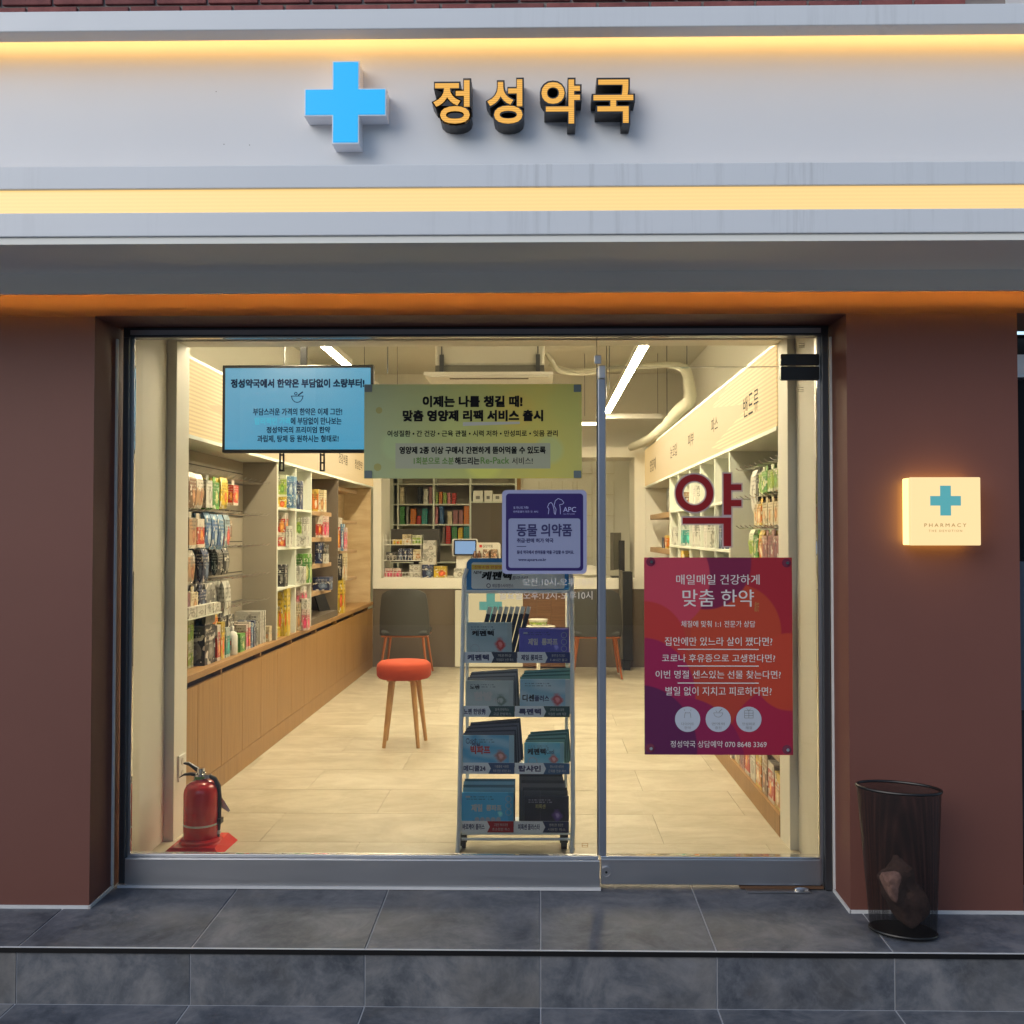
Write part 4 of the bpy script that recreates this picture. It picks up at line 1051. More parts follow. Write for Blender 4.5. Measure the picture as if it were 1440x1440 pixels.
# ------------------------------------------------------------------ right wall
sr = thing('peg_shelf_unit', 'hook display bay nearest the door on the right wall', 'display rack', (XRW + .1, 5.2, .1))
B('back_panel', (1.40, 4.601, .1005), (1.412, 5.76, 1.884), GREYB, sr)
B('side_panel', (XRW + .002, 5.7605, .1005), (1.412, 5.776, 1.884), SHELFW, sr)
HOOKS_R = (1.765, 1.60, 1.435)
for z in HOOKS_R:
    B('hook_rail', (1.394, 4.62, z - .008), (1.3997, 5.74, z + .002), DSTEEL, sr)
    for k in range(9):
        y = 4.72 + k * .12; build('hook', MB().tube([(1.3935, y, z), (1.145, y, z), (1.125, y, z + .014)], .0022, 5), CHROME, sr)
def row_right(ri, y, items):
    for k, (c, w, h, n, st) in enumerate(items):
        if c: hang('hanging_packet', 1.285, -.15 / max(n, 3) if n > 1 else -.03, y + w / 2, HOOKS_R[ri] + .002, w, h, c, n, st, 'right',
             '%s packet, %%s on the %s stack from the door, %s right wall hook row' % (cname(c), ORDS[k], ROWN[ri]), off=k)
        y += w + .014
row_right(0, 4.80, [('lime', .11, .14, 4, 'card'), ('lime', .11, .14, 4, 'card'), ('green', .11, .14, 4, 'card'), ('lime', .10, .15, 3, 'card'), ('black', .05, .18, 3, 'card'), ('white', .13, .24, 3, 'pouch')])
row_right(1, 4.80, [('cream', .11, .145, 4, 'card'), ('cream', .11, .145, 4, 'card'), ('cream', .11, .145, 4, 'card'), ('orange', .10, .145, 4, 'card'), ('cream', .10, .145, 3, 'card')])
row_right(2, 4.80, [('rose', .11, .17, 4, 'card'), ('rose', .11, .17, 4, 'card'), ('rose', .11, .17, 4, 'card'), ('orange', .11, .17, 3, 'pouch'), ('green', .11, .16, 3, 'card'), ('lime', .12, .15, 3, 'pouch')])
for k, z in enumerate((1.10, .86, .60, .36)):
    B('shelf', (XRW + .003, 4.61, z - .018), (1.3995, 5.7595, z), OAKX, sr)
B('plinth', (XRW - .0, 4.601, .001), (1.41, 5.776, .10), OAK, sr)
for r_, z in enumerate((.101, .361, .601)):
    for k in range(8):
        y = 4.63 + k * .138; c = ('orange', 'red', 'brown', 'orange', 'white', 'red', 'rose', 'cream')[(k + r_ * 3) % 8]
        box('product_box', XRW + .015, XRW + .13, y, y + .122, z, .17 + .02 * ((k * 7) % 3), c, k, '%s box, %s from the door, %s shelf under the poster' % (cname(c), ORDS[k], ('lowest', 'second lowest', 'third lowest')[r_]), 'boxes on the low right shelves')
bk = thing('leaning_board', 'white board with a green stripe leaning in the right hook bay', 'board', (1.2, 4.7, 1.1))
M = Matrix.Translation((1.20, 4.68, 1.21)) @ Euler((0, rad(38), 0)).to_matrix().to_4x4()
build('board', MB().box((-.07, -.004, -.11), (.07, .004, .18), M=M), WHITEP, bk)
build('stripe', MB().box((-.012, -.0055, -.11), (.016, -.0045, .18), M=M), PK('green', 0), bk)

ysr = (5.785, 6.27, 6.83, 7.33, 7.93, 8.45)
cubby('cubby_shelves', 'tall white cubby shelves behind the red letter on the right wall', XRW, 1, 1.40, ysr, (.101, .36, .60, .85, 1.09, 1.31, 1.60))
B('plinth', (XRW, 5.7765, .001), (1.41, YB - .002, .10), OAK)
tag(bpy.data.objects['plinth.002'] if 'plinth.002' in bpy.data.objects else COL.objects[-1], 'low oak plinth running under the right wall shelves', 'plinth')
GR = 'packs in the right cubby shelves'
for r_, z in enumerate((1.31, 1.09, .85, .60, .36, .101)):
    for q_ in range(5):
        Yc = ysr[q_ + 1] - .2; e0 = 760 + 1530 / Yc; wpx = 1530 / ysr[q_] - 1530 / ysr[q_ + 1]
        its = ([('navy', .17), ('red', .10)], [('white', .20)], [('white', .19), ('grey', .17)], [('teal', .17), ('cream', .16)], [('white', .15)])[q_] if r_ == 0 else ([('pink', .12), ('cream', .1)], [('blue', .14)], [('white', .15), ('red', .13)], [('orange', .14), ('cream', .12)], [('orange', .18), ('brown', .16)])[(r_ + q_) % 5]
        for k, (c, h) in enumerate(its):
            x0 = XRW + .012 + k * .075
            box('product_box', x0, x0 + .068, Yc - .05 * k, Yc + .11 - .05 * k, z, h, c, q_ + k, '%s pack in the right cubbies, %s column from the door, %s row, %s' % (cname(c), ORDS[q_], ('second', 'third', 'fourth', 'fifth', 'sixth', 'lowest')[r_], ('outer', 'inner')[k]), GR)
for q_, c, h in ((2, 'white', .15), (3, 'brown', .13)):
    Yc = ysr[q_ + 1] - .22
    box('product_box', XRW + .012, XRW + .09, Yc, Yc + .12, 1.60, h, c, q_, '%s pack in the top row of the right cubbies behind the red letter ring' % cname(c), GR)

oa = thing('oak_alcove', 'cream alcove with oak ledges at the far end of the right wall', 'shelf unit', (XRW + .1, 9.4, .1))
B('back_panel', (1.40, 8.459, .1005), (1.41, 10.39, 1.884), CREAM, oa)
B('far_side', (XRW + .002, 10.375, .1005), (1.3995, 10.39, 1.884), CREAM, oa)
for z in (1.60, 1.27, .95, .6): B('ledge', (XRW + .03, 8.60, z - .05), (1.3995, 10.2, z), OAKX, oa, .003)
GA = 'frames and packs in the right alcove'
box('picture_frame', XRW + .06, XRW + .16, 8.75, 9.1, 1.60, .22, 'black', 0, 'dark framed picture on the top ledge of the right alcove', GA, 'frame')
box('product_box', XRW + .06, XRW + .14, 8.62, 8.73, 1.27, .17, 'white', 0, 'white slim pack on the second ledge of the right alcove', GA)
box('product_box', XRW + .06, XRW + .14, 8.76, 8.86, 1.27, .16, 'brown', 1, 'dark brown pack on the second ledge of the right alcove', GA)
box('product_box', XRW + .06, XRW + .14, 9.1, 9.25, 1.27, .12, 'orange', 1, 'orange pack on the second ledge of the right alcove', GA)
box('product_box', XRW + .06, XRW + .14, 9.3, 9.45, 1.27, .10, 'navy', 1, 'navy pack farthest along the second ledge of the right alcove', GA)

# ------------------------------------------------------------------ ceiling things
def lamp(x, ya, yb, z, lab):
    t = thing('linear_lamp', lab, 'lamp', (x, (ya + yb) / 2, z), 'long ceiling lamps')
    B('housing', (x - .03, ya, z + .006), (x + .03, yb, z + .05), WHITEP, t)
    B('diffuser', (x - .026, ya + .01, z), (x + .026, yb - .01, z + .0055), TUBE, t)
    for y in (ya + .3, yb - .3): B('hanger', (x - .002, y - .002, z + .0505), (x + .002, y + .002, HC - .001), DSTEEL, t)
lamp(.635, 4.9, 9.35, 2.55, 'long bright ceiling lamp on the right, above the door side')
lamp(-1.32, 7.05, 9.35, 2.55, 'added left ceiling lamp, unseen past the screen, brightening that side')  # unseen extra segment, added to bring more light to the left side
lamp(-1.32, 4.9, 6.72, 2.55, 'bright ceiling lamp on the left behind the hanging screen')
a, b2 = W(838, 589, 9.5), W(930, 582, 9.5)
cl = thing('cross_lamp_rail', 'white lamp rail running across the room near the back, lit at one end', 'lamp', (a.x, 9.5, a.z), None)
B('rail', (a.x + .002, 9.47, a.z), (b2.x, 9.53, b2.z), WHITEP, cl)
a = W(815, 598, 9.5); b2 = W(839, 594, 9.5); B('diffuser', (a.x, 9.48, a.z), (b2.x, 9.52, b2.z), emis('rail_glow', (1, .86, .55, 1), 5), cl)
for x in (a.x + .05, W(925, 580, 9.5).x): B('hanger', (x - .002, 9.498, b2.z + .06), (x + .002, 9.502, HC - .001), DSTEEL, cl)
# air conditioner
ac = thing('ceiling_air_conditioner', 'white cassette air conditioner hanging from the ceiling behind the green banner', 'air conditioner', (W(690, 500, 7.5).x, 7.5, 2.55))
axl, axr = W(596, 525, 7.1).x, W(778, 525, 7.1).x; bxl, bxr = W(612, 510, 7.2).x, W(766, 510, 7.2).x
za = W(690, 527, 7.1).z
mb = MB(); mb.box((axl, 7.1, za), (axr, 8.05, za + .022)); mb.box((axl + .03, 7.13, za - .012), (axr - .03, 8.02, za - .0005)); build('grille_panel', mb, WHITEP, ac)
B('air_slot', (axl + .18, 7.17, za - .016), (axr - .18, 7.21, za - .0125), mat('slot_grey', (.12, .11, .09), .6), ac)
B('body', (bxl, 7.2, za + .085), (bxr, 7.95, za + .36), OFFW, ac, .02)
B('tray', (bxl + .002, 7.19, za + .0225), (bxr - .002, 7.96, za + .084), mat('grey_tray', (.16, .155, .13), .5), ac)
for x in (bxl + .05, bxr - .05):
    B('bracket', (x - .015, 7.165, za + .03), (x + .015, 7.189, za + .16), DSTEEL, ac)
    B('threaded_rod', (x - .004, 7.172, za + .1605), (x + .004, 7.18, HC - .001), DSTEEL, ac)
# duct
def pipe(name, label, pts, rs, n=10, m=None, wob=.0):
    # smooth interpolation
    P = []; RR = []
    for i in range(len(pts) - 1):
        for k in range(6):
            t_ = k / 6
            p0 = pts[max(i - 1, 0)]; p1 = pts[i]; p2 = pts[i + 1]; p3 = pts[min(i + 2, len(pts) - 1)]
            q = .5 * ((2 * p1) + (p2 - p0) * t_ + (2 * p0 - 5 * p1 + 4 * p2 - p3) * t_ * t_ + (3 * p1 - p0 - 3 * p2 + p3) * t_ ** 3)
            P.append(q); RR.append((rs[i] * (1 - t_) + rs[i + 1] * t_) * (1 + R.uniform(-wob, wob)))
    P.append(pts[-1]); RR.append(rs[-1])
    o = build(name, MB().tube(P, RR, n), m, smooth=True); return tag(o, label, 'pipe')
WRAP = paint('wrapped_pipe_tape', (.50, .48, .38), .7, .12, 20, .2)
pipe('wrapped_pipe', 'thick tape wrapped pipe bending down the upper right of the room', [W(772, 512, 7.6), W(800, 521, 7.6), W(845, 520, 7.6), W(890, 516, 7.7), W(935, 513, 7.8), W(962, 519, 7.8), W(969, 540, 7.9), W(970, 562, 8.0), W(955, 577, 8.4), W(935, 600, 9.0), W(912, 618, 9.6), W(888, 629, 10.1)], [.018, .018, .02, .024, .028, .04, .046, .05, .055, .05, .045, .04], 12, WRAP, .06)
pipe('drain_pipe', 'thin pale pipe beside the air conditioner near the ceiling', [W(768, 497, 7.5), W(776, 508, 7.5), W(785, 521, 7.55), W(810, 525, 7.6), W(838, 524, 7.6)], [.014, .02, .02, .018, .018], 10, WRAP, .03)
for px, y0, y1, Yd in ((853, 487, 560, 7.4), (857, 497, 547, 7.4), (966, 487, 512, 7.8), (938, 522, 585, 8.6), (545, 500, 525, 6.5), (400, 480, 513, 5.6)):
    a, b2 = W(px, y1, Yd), W(px, y0, Yd)
    o = B('hanging_rod', (a.x - .003, Yd - .003, a.z), (a.x + .003, Yd + .003, HC - .001), DSTEEL)
    tag(o, {853: 'thin rod left of the short one by the right lamp', 857: 'short rod just right of its twin by the lamp', 966: 'short rod over the bend of the wrapped pipe', 938: 'long thin rod left of the wrapped pipe bend', 545: 'thin rod between the screen and the air conditioner', 400: 'thin cable rod left of the screen pole'}[px], 'rod', 'thin rods hanging from the ceiling')

# hanging screen
YTV = 5.2
a, b2 = W(312, 637, YTV), W(525.5, 513, YTV)
tv = thing('hanging_screen', 'flat screen with blue Korean advert hanging from the ceiling', 'screen', ((a.x + b2.x) / 2, YTV, a.z))
B('casing', (a.x, YTV, a.z), (b2.x, YTV + .035, b2.z), BLACK, tv, .004)
e_ = .016
B('display', (a.x + e_, YTV - .0015, a.z + e_ + .002), (b2.x - e_, YTV - .0003, b2.z - e_), SCREEN, tv)
YTT = YTV - .0022
INKS = mat('screen_dark_ink', (.006, .012, .05), .8, spec=.2)
for s_, x0, x1, y0, y1, bo in (('정성약국에서 한약은 부담없이 소량부터!', 325, 512, 533, 545, .07), ('부담스러운 가격의 한약은 이제 그만!', 356, 481, 574, 584, .045), ('합리적인 가격', 358, 408, 587, 597, .05), ('에 부담없이 만나보는', 409, 480, 587, 597, .045), ('정성약국의 프리미엄 한약', 375, 464, 600, 609, .045), ('과립제, 탕제 등 원하시는 형태로!', 362, 476, 612, 622, .045)):
    ptext(s_, x0, x1, y0, y1, YTT, INKS if s_[0] != '합' else emis('screen_cyan_text', (.02, .55, .80, 1), .8), tv, bo)
mb = MB(); p = W(418, 557, YTT); k = YTT / FPX
seg(mb, p.x - 9 * k, p.z, p.x + 9 * k, p.z, .004, YTT - .0005, YTT)
for u in range(8):
    a1, a2 = math.pi * (1 + u / 8), math.pi * (1 + (u + 1) / 8); seg(mb, p.x + 8 * k * math.cos(a1), p.z + 9 * k * math.sin(a1), p.x + 8 * k * math.cos(a2), p.z + 9 * k * math.sin(a2), .004, YTT - .0005, YTT)
seg(mb, p.x + k, p.z + k, p.x + 8 * k, p.z + 6 * k, .007, YTT - .0005, YTT); ring(mb, p.x - 2 * k, p.z + 3.5 * k, 2.4 * k, .004, YTT - .0005, YTT, 10)
build('bowl_icon', mb, INKS, tv)
p = W(427, 512, YTV + .05); B('pole', (p.x - .016, YTV + .04, a.z + .15), (p.x + .016, YTV + .07, HC - .001), BLACK, tv)
for px in (396.5, 453.5):
    x = W(px, 650, YTV + .045).x; zt_ = a.z + .1; z0 = W(px, 663, YTV + .045).z
    mb = MB(); mb.box((x - .013, YTV + .0355, z0), (x - .006, YTV + .052, zt_)); mb.box((x + .006, YTV + .0355, z0), (x + .013, YTV + .052, zt_))
    for q_ in range(5): mb.box((x - .0058, YTV + .036, z0 + q_ * .042), (x + .0058, YTV + .0515, z0 + .008 + q_ * .042))
    build('slotted_bracket', mb, BLACK, tv)

# ================================================================== BACK COUNTER AND DISPENSARY
pf = thing('counter_portal', 'white framed opening round the dispensary counter at the back', 'counter', (0, YB, .8))
oxl, oxr = W(522, 740, YB).x, W(905, 740, YB).x
ixl, ixr = W(536, 740, YB).x, W(892.5, 740, YB).x
zc0, zc1 = W(600, 828, YB).z, W(600, 813, YB).z
zp1, zp0 = W(890, 628.5, YB).z, W(890, 643, YB).z
B('post', (XLW - .0, YB, zc0), (ixl, YB + .60, zp1), CREAM, pf)
B('post', (ixr, YB, zc0), (XRW + .45, YB + .60, zp1), CREAM, pf)
B('top_beam', (ixl + .0005, YB, zp0), (ixr - .0005, YB + .60, zp1), CREAM, pf)
B('counter_top', (ixl + .0005, YB, zc0), (ixr - .0005, YB + .62, zc1), CREAM, pf)
B('front_panel', (-1.77, YB + .012, .001), (1.549, YB + .05, zc0 - .0005), TAUPE, pf)
B('upper_wall', (-2.29, YB + .3, zp1 + .0005), (1.549, YB + .4, HC - .001), CREAM, pf)
# central lit front
Y5 = YB - .10
cfx = [W(x, 880, Y5).x for x in (640, 735, 795, 803)]
zf = W(700, 831, Y5).z
cf = thing('lit_counter_front', 'glowing cream counter front with a teal cross behind the display stand', 'counter front', (cfx[1], Y5, .0))
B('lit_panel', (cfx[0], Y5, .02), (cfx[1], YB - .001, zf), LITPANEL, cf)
xs = [W(x, 850, Y5).x for x in (674, 684, 696, 706)]; zz = [W(690, y, Y5).z for y in (832, 846, 858, 872)]
build('teal_cross', MB().prism(cross(xs[0], xs[1], xs[2], xs[3], *zz), Y5 - .002, Y5 - .0005), emis('teal_lit', (.05, .42, .36, 1), .6), cf)
for k in range(3):
    x0 = cfx[1] + .001 + k * (cfx[2] - cfx[1]) / 3; B('wood_board', (x0 + .001, Y5 + .01, .02), (x0 + (cfx[2] - cfx[1]) / 3 - .002, YB - .001, zf), WALNUT, cf)
B('end_post', (cfx[2] + .001, Y5, .02), (cfx[3], YB - .001, zf), CREAM, cf)
cu = thing('paper_cup', 'pale printed paper tub standing behind the display stand', 'cup', (W(757, 880, 9.3).x, 9.3, .0))
sto = thing('side_table', 'small round side table in front of the wooden counter boards', 'table', (W(757, 890, 9.3).x, 9.3, 0))
p = W(757, 880, 9.3)
build('table_top', MB().lathe([(.16, 0), (.16, .02)], (p.x, 9.3, p.z - .021), 24), OFFW, sto)
build('leg', MB().tube([(p.x, 9.3, .0), (p.x, 9.3, p.z - .0215)], .02, 10), OFFW, sto)
build('tub', MB().lathe([(.075, 0), (.088, .055), (.092, .057), (.092, .063)], p, 20), OFFW, cu, smooth=True)
build('print_band', MB().lathe([(.080, .012), (.0885, .045)], p, 20), PK('lime', 1), cu)

# dispensary shelves
YSH = 12.6
ds = thing('dispensary_shelves', 'white open shelves of medicine boxes behind the counter', 'shelf unit', (-1.0, YSH, 0))
X_ = lambda px, Y=YSH: W(px, 740, Y).x
Z_ = lambda py, Y=YSH: W(640, py, Y).z
ux = [X_(x) for x in (552, 560, 610, 661.5, 725.5)]
zs_ = [Z_(y) for y in (680, 708.5, 737, 765)]
for x in ux: B('upright', (x - .012, YSH - .02, .0), (x + .012, YSH + .30, 2.3), SHELFW, ds)
B('left_side', (ux[0] - .5, YSH - .02, 0), (ux[0] - .013, YSH + .3, 2.3), SHELFW, ds)
B('back_panel', (ux[0] - .5, YSH + .301, 0), (ux[-1] + .012, YSH + .31, 2.3), GREYB, ds)
for i in range(3):
    for z in zs_ + [1.05, .8]:
        if i < 2: B('shelf', (ux[i + 1] + .0125 if i else ux[0] + .0125, YSH - .018, z - .018), (ux[i + 2] - .0125 if i else ux[1] - .0125, YSH + .3, z), SHELFW, ds)
for z in zs_ + [1.05]: B('shelf', (ux[1] + .0125, YSH - .018, z - .018), (ux[2] - .0125, YSH + .3, z), SHELFW, ds)
B('shelf', (ux[3] + .0125, YSH - .018, zs_[1] + .012), (ux[4] - .0125, YSH + .3, zs_[1] + .03), SHELFW, ds)
B('shelf', (ux[3] + .0125, YSH - .018, zs_[0] - .018), (ux[4] - .0125, YSH + .3, zs_[0]), SHELFW, ds)
B('grey_cupboard', (ux[3] + .013, YSH - .01, .05), (ux[4] - .013, YSH + .299, zs_[1] + .0105), TAUPE, ds)
B('oak_edge', (ux[4] + .0125, YSH - .02, 0), (ux[4] + .06, YSH + .3, 2.3), OAK, ds)
def stack(px0, px1, pyt, pyb, c, row, idx):
    zb_ = min(zs_[1:] + [zs_[0]], key=lambda z: abs(z - Z_(pyb))); x0, x1 = X_(px0), X_(px1); h = max(.04, Z_(pyt) - zb_)
    t = thing('medicine_box_stack', 'column of %s medicine boxes, %s from the left, %s dispensary shelf' % (cname(c), ('first', 'second', 'third', 'fourth', 'fifth', 'sixth', 'seventh', 'eighth', 'ninth', 'tenth', 'eleventh')[idx], row), 'box stack', ((x0 + x1) / 2, YSH + .05, zb_), 'piles of medicine boxes behind the counter')
    n = max(2, round(h / .028)); hh = h / n; b, a_, o_ = PC[c]
    for k in range(n):
        j = R.uniform(-.004, .004)
        m1 = mat('med_%s' % c, tuple(v * 1.15 for v in b), .5); m2 = mat('med_%s_pale' % c, tuple(v * .6 + .16 for v in b), .5)
        mb = MB().box((x0 + .004 + j, YSH + .0, zb_ + .0006 + k * hh), (x1 - .004 + j, YSH + .12, zb_ + .0006 + (k + .86) * hh), 0)
        mb.box((x0 + .03 + j, YSH - .0012, zb_ + (k + .25) * hh), (x1 - .03 + j, YSH - .0002, zb_ + (k + .6) * hh), 1)
        build('medicine_box', mb, [m1, m2], t)
rows = {'top': [(562, 568, 685, 708, 'cream'), (587, 593, 684, 708, 'black'), (595, 602, 687, 708, 'white'), (603, 608, 684, 708, 'rose'), (612, 616, 692, 708, 'lime'), (617, 622, 691, 708, 'orange'), (623, 628, 693, 708, 'lime'), (629, 634, 693, 708, 'pink'), (635, 641, 693, 708, 'red')],
        'middle': [(562, 569, 712, 736, 'green'), (571, 575, 712, 736, 'grey'), (577, 585, 715, 736, 'orange'), (586, 592, 725, 736, 'red'), (593, 601, 715, 736, 'teal'), (612, 616, 713, 736, 'pink'), (618, 624, 712, 736, 'blue'), (629, 636, 719, 736, 'cream'), (637, 644, 717, 736, 'rose'), (645, 651, 717, 736, 'rose'), (652, 660, 711, 736, 'orange')],
        'bottom': [(622, 626, 741, 764, 'brown'), (627, 634, 739, 764, 'red'), (635, 643, 740, 764, 'green'), (644, 651, 742, 764, 'yellow'), (652, 660, 740, 764, 'teal')]}
for rn, L in rows.items():
    for i, (x0, x1, y0, y1, c) in enumerate(L): stack(x0, x1, y0, y1, c, rn, i)
for i, (x0, x1, y0) in enumerate(((665, 679, 690), (681, 692, 690), (693, 706, 695))):
    zb_ = zs_[1] + .03
    t = thing('white_carton', 'white carton, %s of three on the shelf over the grey cupboard' % ('left', 'middle', 'right')[i], 'carton', ((X_(x0) + X_(x1)) / 2, YSH + .06, zb_), 'white cartons over the grey cupboard')
    B('carton_body', (X_(x0), YSH, zb_ + .0006), (X_(x1), YSH + .15, Z_(y0)), WHITEP, t)
    w_ = X_(x1) - X_(x0); B('print_mark', (X_(x0) + w_ * .3, YSH - .001, zb_ + .03), (X_(x0) + w_ * .7, YSH - .0003, zb_ + .07), INKG, t)
# cream rear wall with wire racks on the right
rw = tag(B('rear_partition', (ux[4] + .061, YSH + .1, 0), (1.549, YSH + .16, 2.6), CREAM), kind='structure')
RW = mat('thin_wire', (.60, .56, .44), .4, .2)
for i, (x0, x1) in enumerate(((758, 776), (791, 806), (812, 833), (851, 864))):
    t = thing('wire_leaflet_rack', 'thin empty wire rack on the rear wall, %s from the left' % ('first', 'second', 'third', 'fourth')[i], 'wire rack', (X_(x0), YSH, 1.5), 'wire racks on the rear wall')
    mb = MB(); xa, xb = X_(x0), X_(x1)
    for x in (xa, xb): mb.tube([(x, YSH + .09, 1.0), (x, YSH + .09, Z_(676))], .003, 5)
    for z in range(5):
        zz_ = 1.1 + z * .27
        for dy in (.09, .02): mb.tube([(xa, YSH + dy, zz_), (xb, YSH + dy, zz_)], .003, 5)
        for x in (xa, xb): mb.tube([(x, YSH + .02, zz_), (x, YSH + .09, zz_ + .16)], .003, 5)
    build('wire_grid', mb, RW, t)
# spot light glow on the rear wall
sp = thing('recessed_spotlight', 'small warm downlight washing the rear wall right of the shelves', 'lamp', (.3, 12.4, 2.6))
for x in (X_(745), X_(842), X_(620)):
    build('spot_lens', MB().lathe([(.05, 0), (.05, .012)], (x, 12.35, 2.55), 16), emis('spot_glow', (1, .80, .45, 1), 22), sp)
dl = thing('linear_lamp', 'added dispensary lamp, unseen behind the white portal beam, brightening the back room', 'lamp', (-.4, 11.6, 2.5))  # unseen fill lamp, added because the dispensary came out too dark
B('housing', (-1.5, 11.56, 2.52), (.9, 11.64, 2.5645), WHITEP, dl)
B('diffuser', (-1.48, 11.57, 2.512), (.88, 11.63, 2.5195), emis('dispensary_fill_glow', (1, .84, .50, 1), 26), dl)
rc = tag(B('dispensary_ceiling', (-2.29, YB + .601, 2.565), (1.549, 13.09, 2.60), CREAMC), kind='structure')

# things on the counter
YK = YB + .12
K = lambda px, py=740: W(px, py, YK)
zc = zc1
GC = 'boxes on the back counter'
def kbox(px0, px1, pyt, pyb, c, k, d, Y=YK, dep=.12, z=None):
    x0, x1 = W(px0, 740, Y).x, W(px1, 740, Y).x; zb_ = zc if z is None else z; h = W(600, pyt, Y).z - W(600, pyb, Y).z
    box('counter_box', x0, x1, Y, Y + dep, zb_, h, c, k, d, GC); return zb_ + .0012 + h
z = kbox(541, 552, 799, 812, 'pink', 0, 'pink box, left one of the pair in the wire basket rack'); z = kbox(553, 564, 799, 812, 'pink', 0, 'pink box, right one of the pair in the wire basket rack')
z = kbox(576, 591, 803, 812, 'white', 0, 'white green box at the rack bottom, lower one'); kbox(576, 591, 793, 802, 'white', 1, 'white green box at the rack bottom, upper one', z=z)
z = kbox(594, 609, 794, 812, 'navy', 0, 'dark box of glass vials under the white cartons')
z = kbox(594, 613, 776, 793, 'white', 2, 'white carton with red mark, lower of the two beside the rack', Y=YK + .01, z=z); kbox(595, 613, 758, 775, 'white', 2, 'white carton with red mark, upper of the two beside the rack', Y=YK + .01, z=z)
kbox(610, 628, 796, 812, 'yellow', 0, 'yellow vitamin box on the back counter')
kbox(638, 652, 799, 812, 'white', 0, 'small white tea box under the tablet')
wr = thing('wire_display_rack', 'white two tier wire rack on the left end of the back counter', 'wire rack', (K(566).x, YK, zc))
mb = MB(); xa, xb = K(540).x, K(592.5).x
zz_ = [zc + .004, K(0, 788).z, K(0, 766).z]
for x in (xa, xb):
    for dy in (-.02, .14): mb.tube([(x, YK + dy, zc), (x, YK + dy, K(0, 752).z)], .0035, 5)
for z in zz_:
    for dy in (-.02, .14):
        mb.tube([(xa, YK + dy, z), (xb, YK + dy, z)], .004, 5)
    mb.tube([(xa, YK - .02, z + .05), (xb, YK - .02, z + .05)], .003, 5)
    for q_ in range(13):
        x = xa + (xb - xa) * q_ / 12; mb.tube([(x, YK - .02, z), (x, YK - .02, z + .05)], .0022, 4); mb.tube([(x, YK - .02, z), (x, YK + .14, z)], .0022, 4)
build('wire_frame', mb, WHITEP, wr)
for i, (x0, x1, y0, y1, c, zi) in enumerate(((560, 566, 772, 788, 'navy', 1), (567, 573, 772, 788, 'navy', 1), (574, 580, 772, 788, 'navy', 1), (581, 592, 773, 788, 'cream', 1), (543, 558, 777, 788, 'black', 1), (566, 578, 752, 766, 'cream', 2), (580, 593, 753, 766, 'lime', 2), (552, 565, 759, 766, 'yellow', 2))):
    kbox(x0, x1, y0, y1, c, i, '%s item, number %s on the %s tier of the white wire rack' % (cname(c), ('one', 'two', 'three', 'four', 'zero at far left', 'two', 'three', 'one')[i], ('', 'middle', 'top')[zi]), z=zz_[zi] + .004)
mn = thing('counter_monitor', 'dark back of a monitor standing behind the white wire rack', 'monitor', (K(585).x, YK + .3, zc))
Ym = YK + .3
B('screen_back', (W(552, 0, Ym).x, Ym, W(0, 790, Ym).z), (W(620, 0, Ym).x, Ym + .04, W(0, 744, Ym).z), mat('dark_monitor', (.035, .03, .025), .5), mn, .006)
B('stand', (W(583, 0, Ym).x, Ym + .041, zc + .001), (W(590, 0, Ym).x, Ym + .07, W(0, 780, Ym).z), BLACK, mn)
ps = thing('payment_tablet', 'white payment terminal with a light blue lit screen on the counter', 'terminal', (K(652).x, YK, zc))
a, b2 = K(638, 781), K(670, 759)
build('screen_frame', MB().prism(rrect(a.x, b2.x, a.z, b2.z, .015), YK, YK + .03), BLACK, ps)
B('lit_screen', (a.x + .015, YK - .002, a.z + .015), (b2.x - .012, YK - .0005, b2.z - .015), TABSCR, ps)
build('white_back', MB().prism(rrect(a.x - .02, b2.x + .01, a.z - .01, b2.z + .01, .02), YK + .0305, YK + .06), WHITEP, ps)
B('stand', (K(641).x, YK + .061, zc + .001), (K(660).x, YK + .10, a.z + .05), WHITEP, ps)
tp = thing('tonic_display', 'cream counter display card with small brown tonic bottles', 'display', (K(685).x, YK - .02, zc))
a, b2 = K(664, 812), K(704, 763)
build('card', MB().prism(rrect(a.x, b2.x, zc + .001, b2.z, .03), YK + .0, YK + .02), OFFW, tp)
ptext('일양약품', 679, 693, 766, 770, YK - .001, INKB, tp, .01)
p = K(676, 768); B('red_logo', (p.x - .014, YK - .002, p.z - .014), (p.x + .014, YK - .0005, p.z + .014), INKR, tp)
for px, h_, c in ((668, 0, 'brown'), (674, 0, 'brown'), (684, 1, 'black'), (695, 1, 'black')):
    x = K(px).x; z0 = K(0, 784).z
    if not h_: build('bottle', MB().lathe([(.019, 0), (.019, .045), (.009, .06), (.009, .075)], (x, YK - .03, z0), 12), mat('amber_glass', (.12, .04, .01), .2), tp, smooth=True)
    else: B('tonic_pack', (x - .035, YK - .06, z0), (x + .035, YK - .003, z0 + .09), PK('brown', 1), tp)
B('tray', (a.x + .01, YK - .08, K(0, 784).z - .02), (b2.x - .01, YK - .001, K(0, 784).z - .001), OFFW, tp)
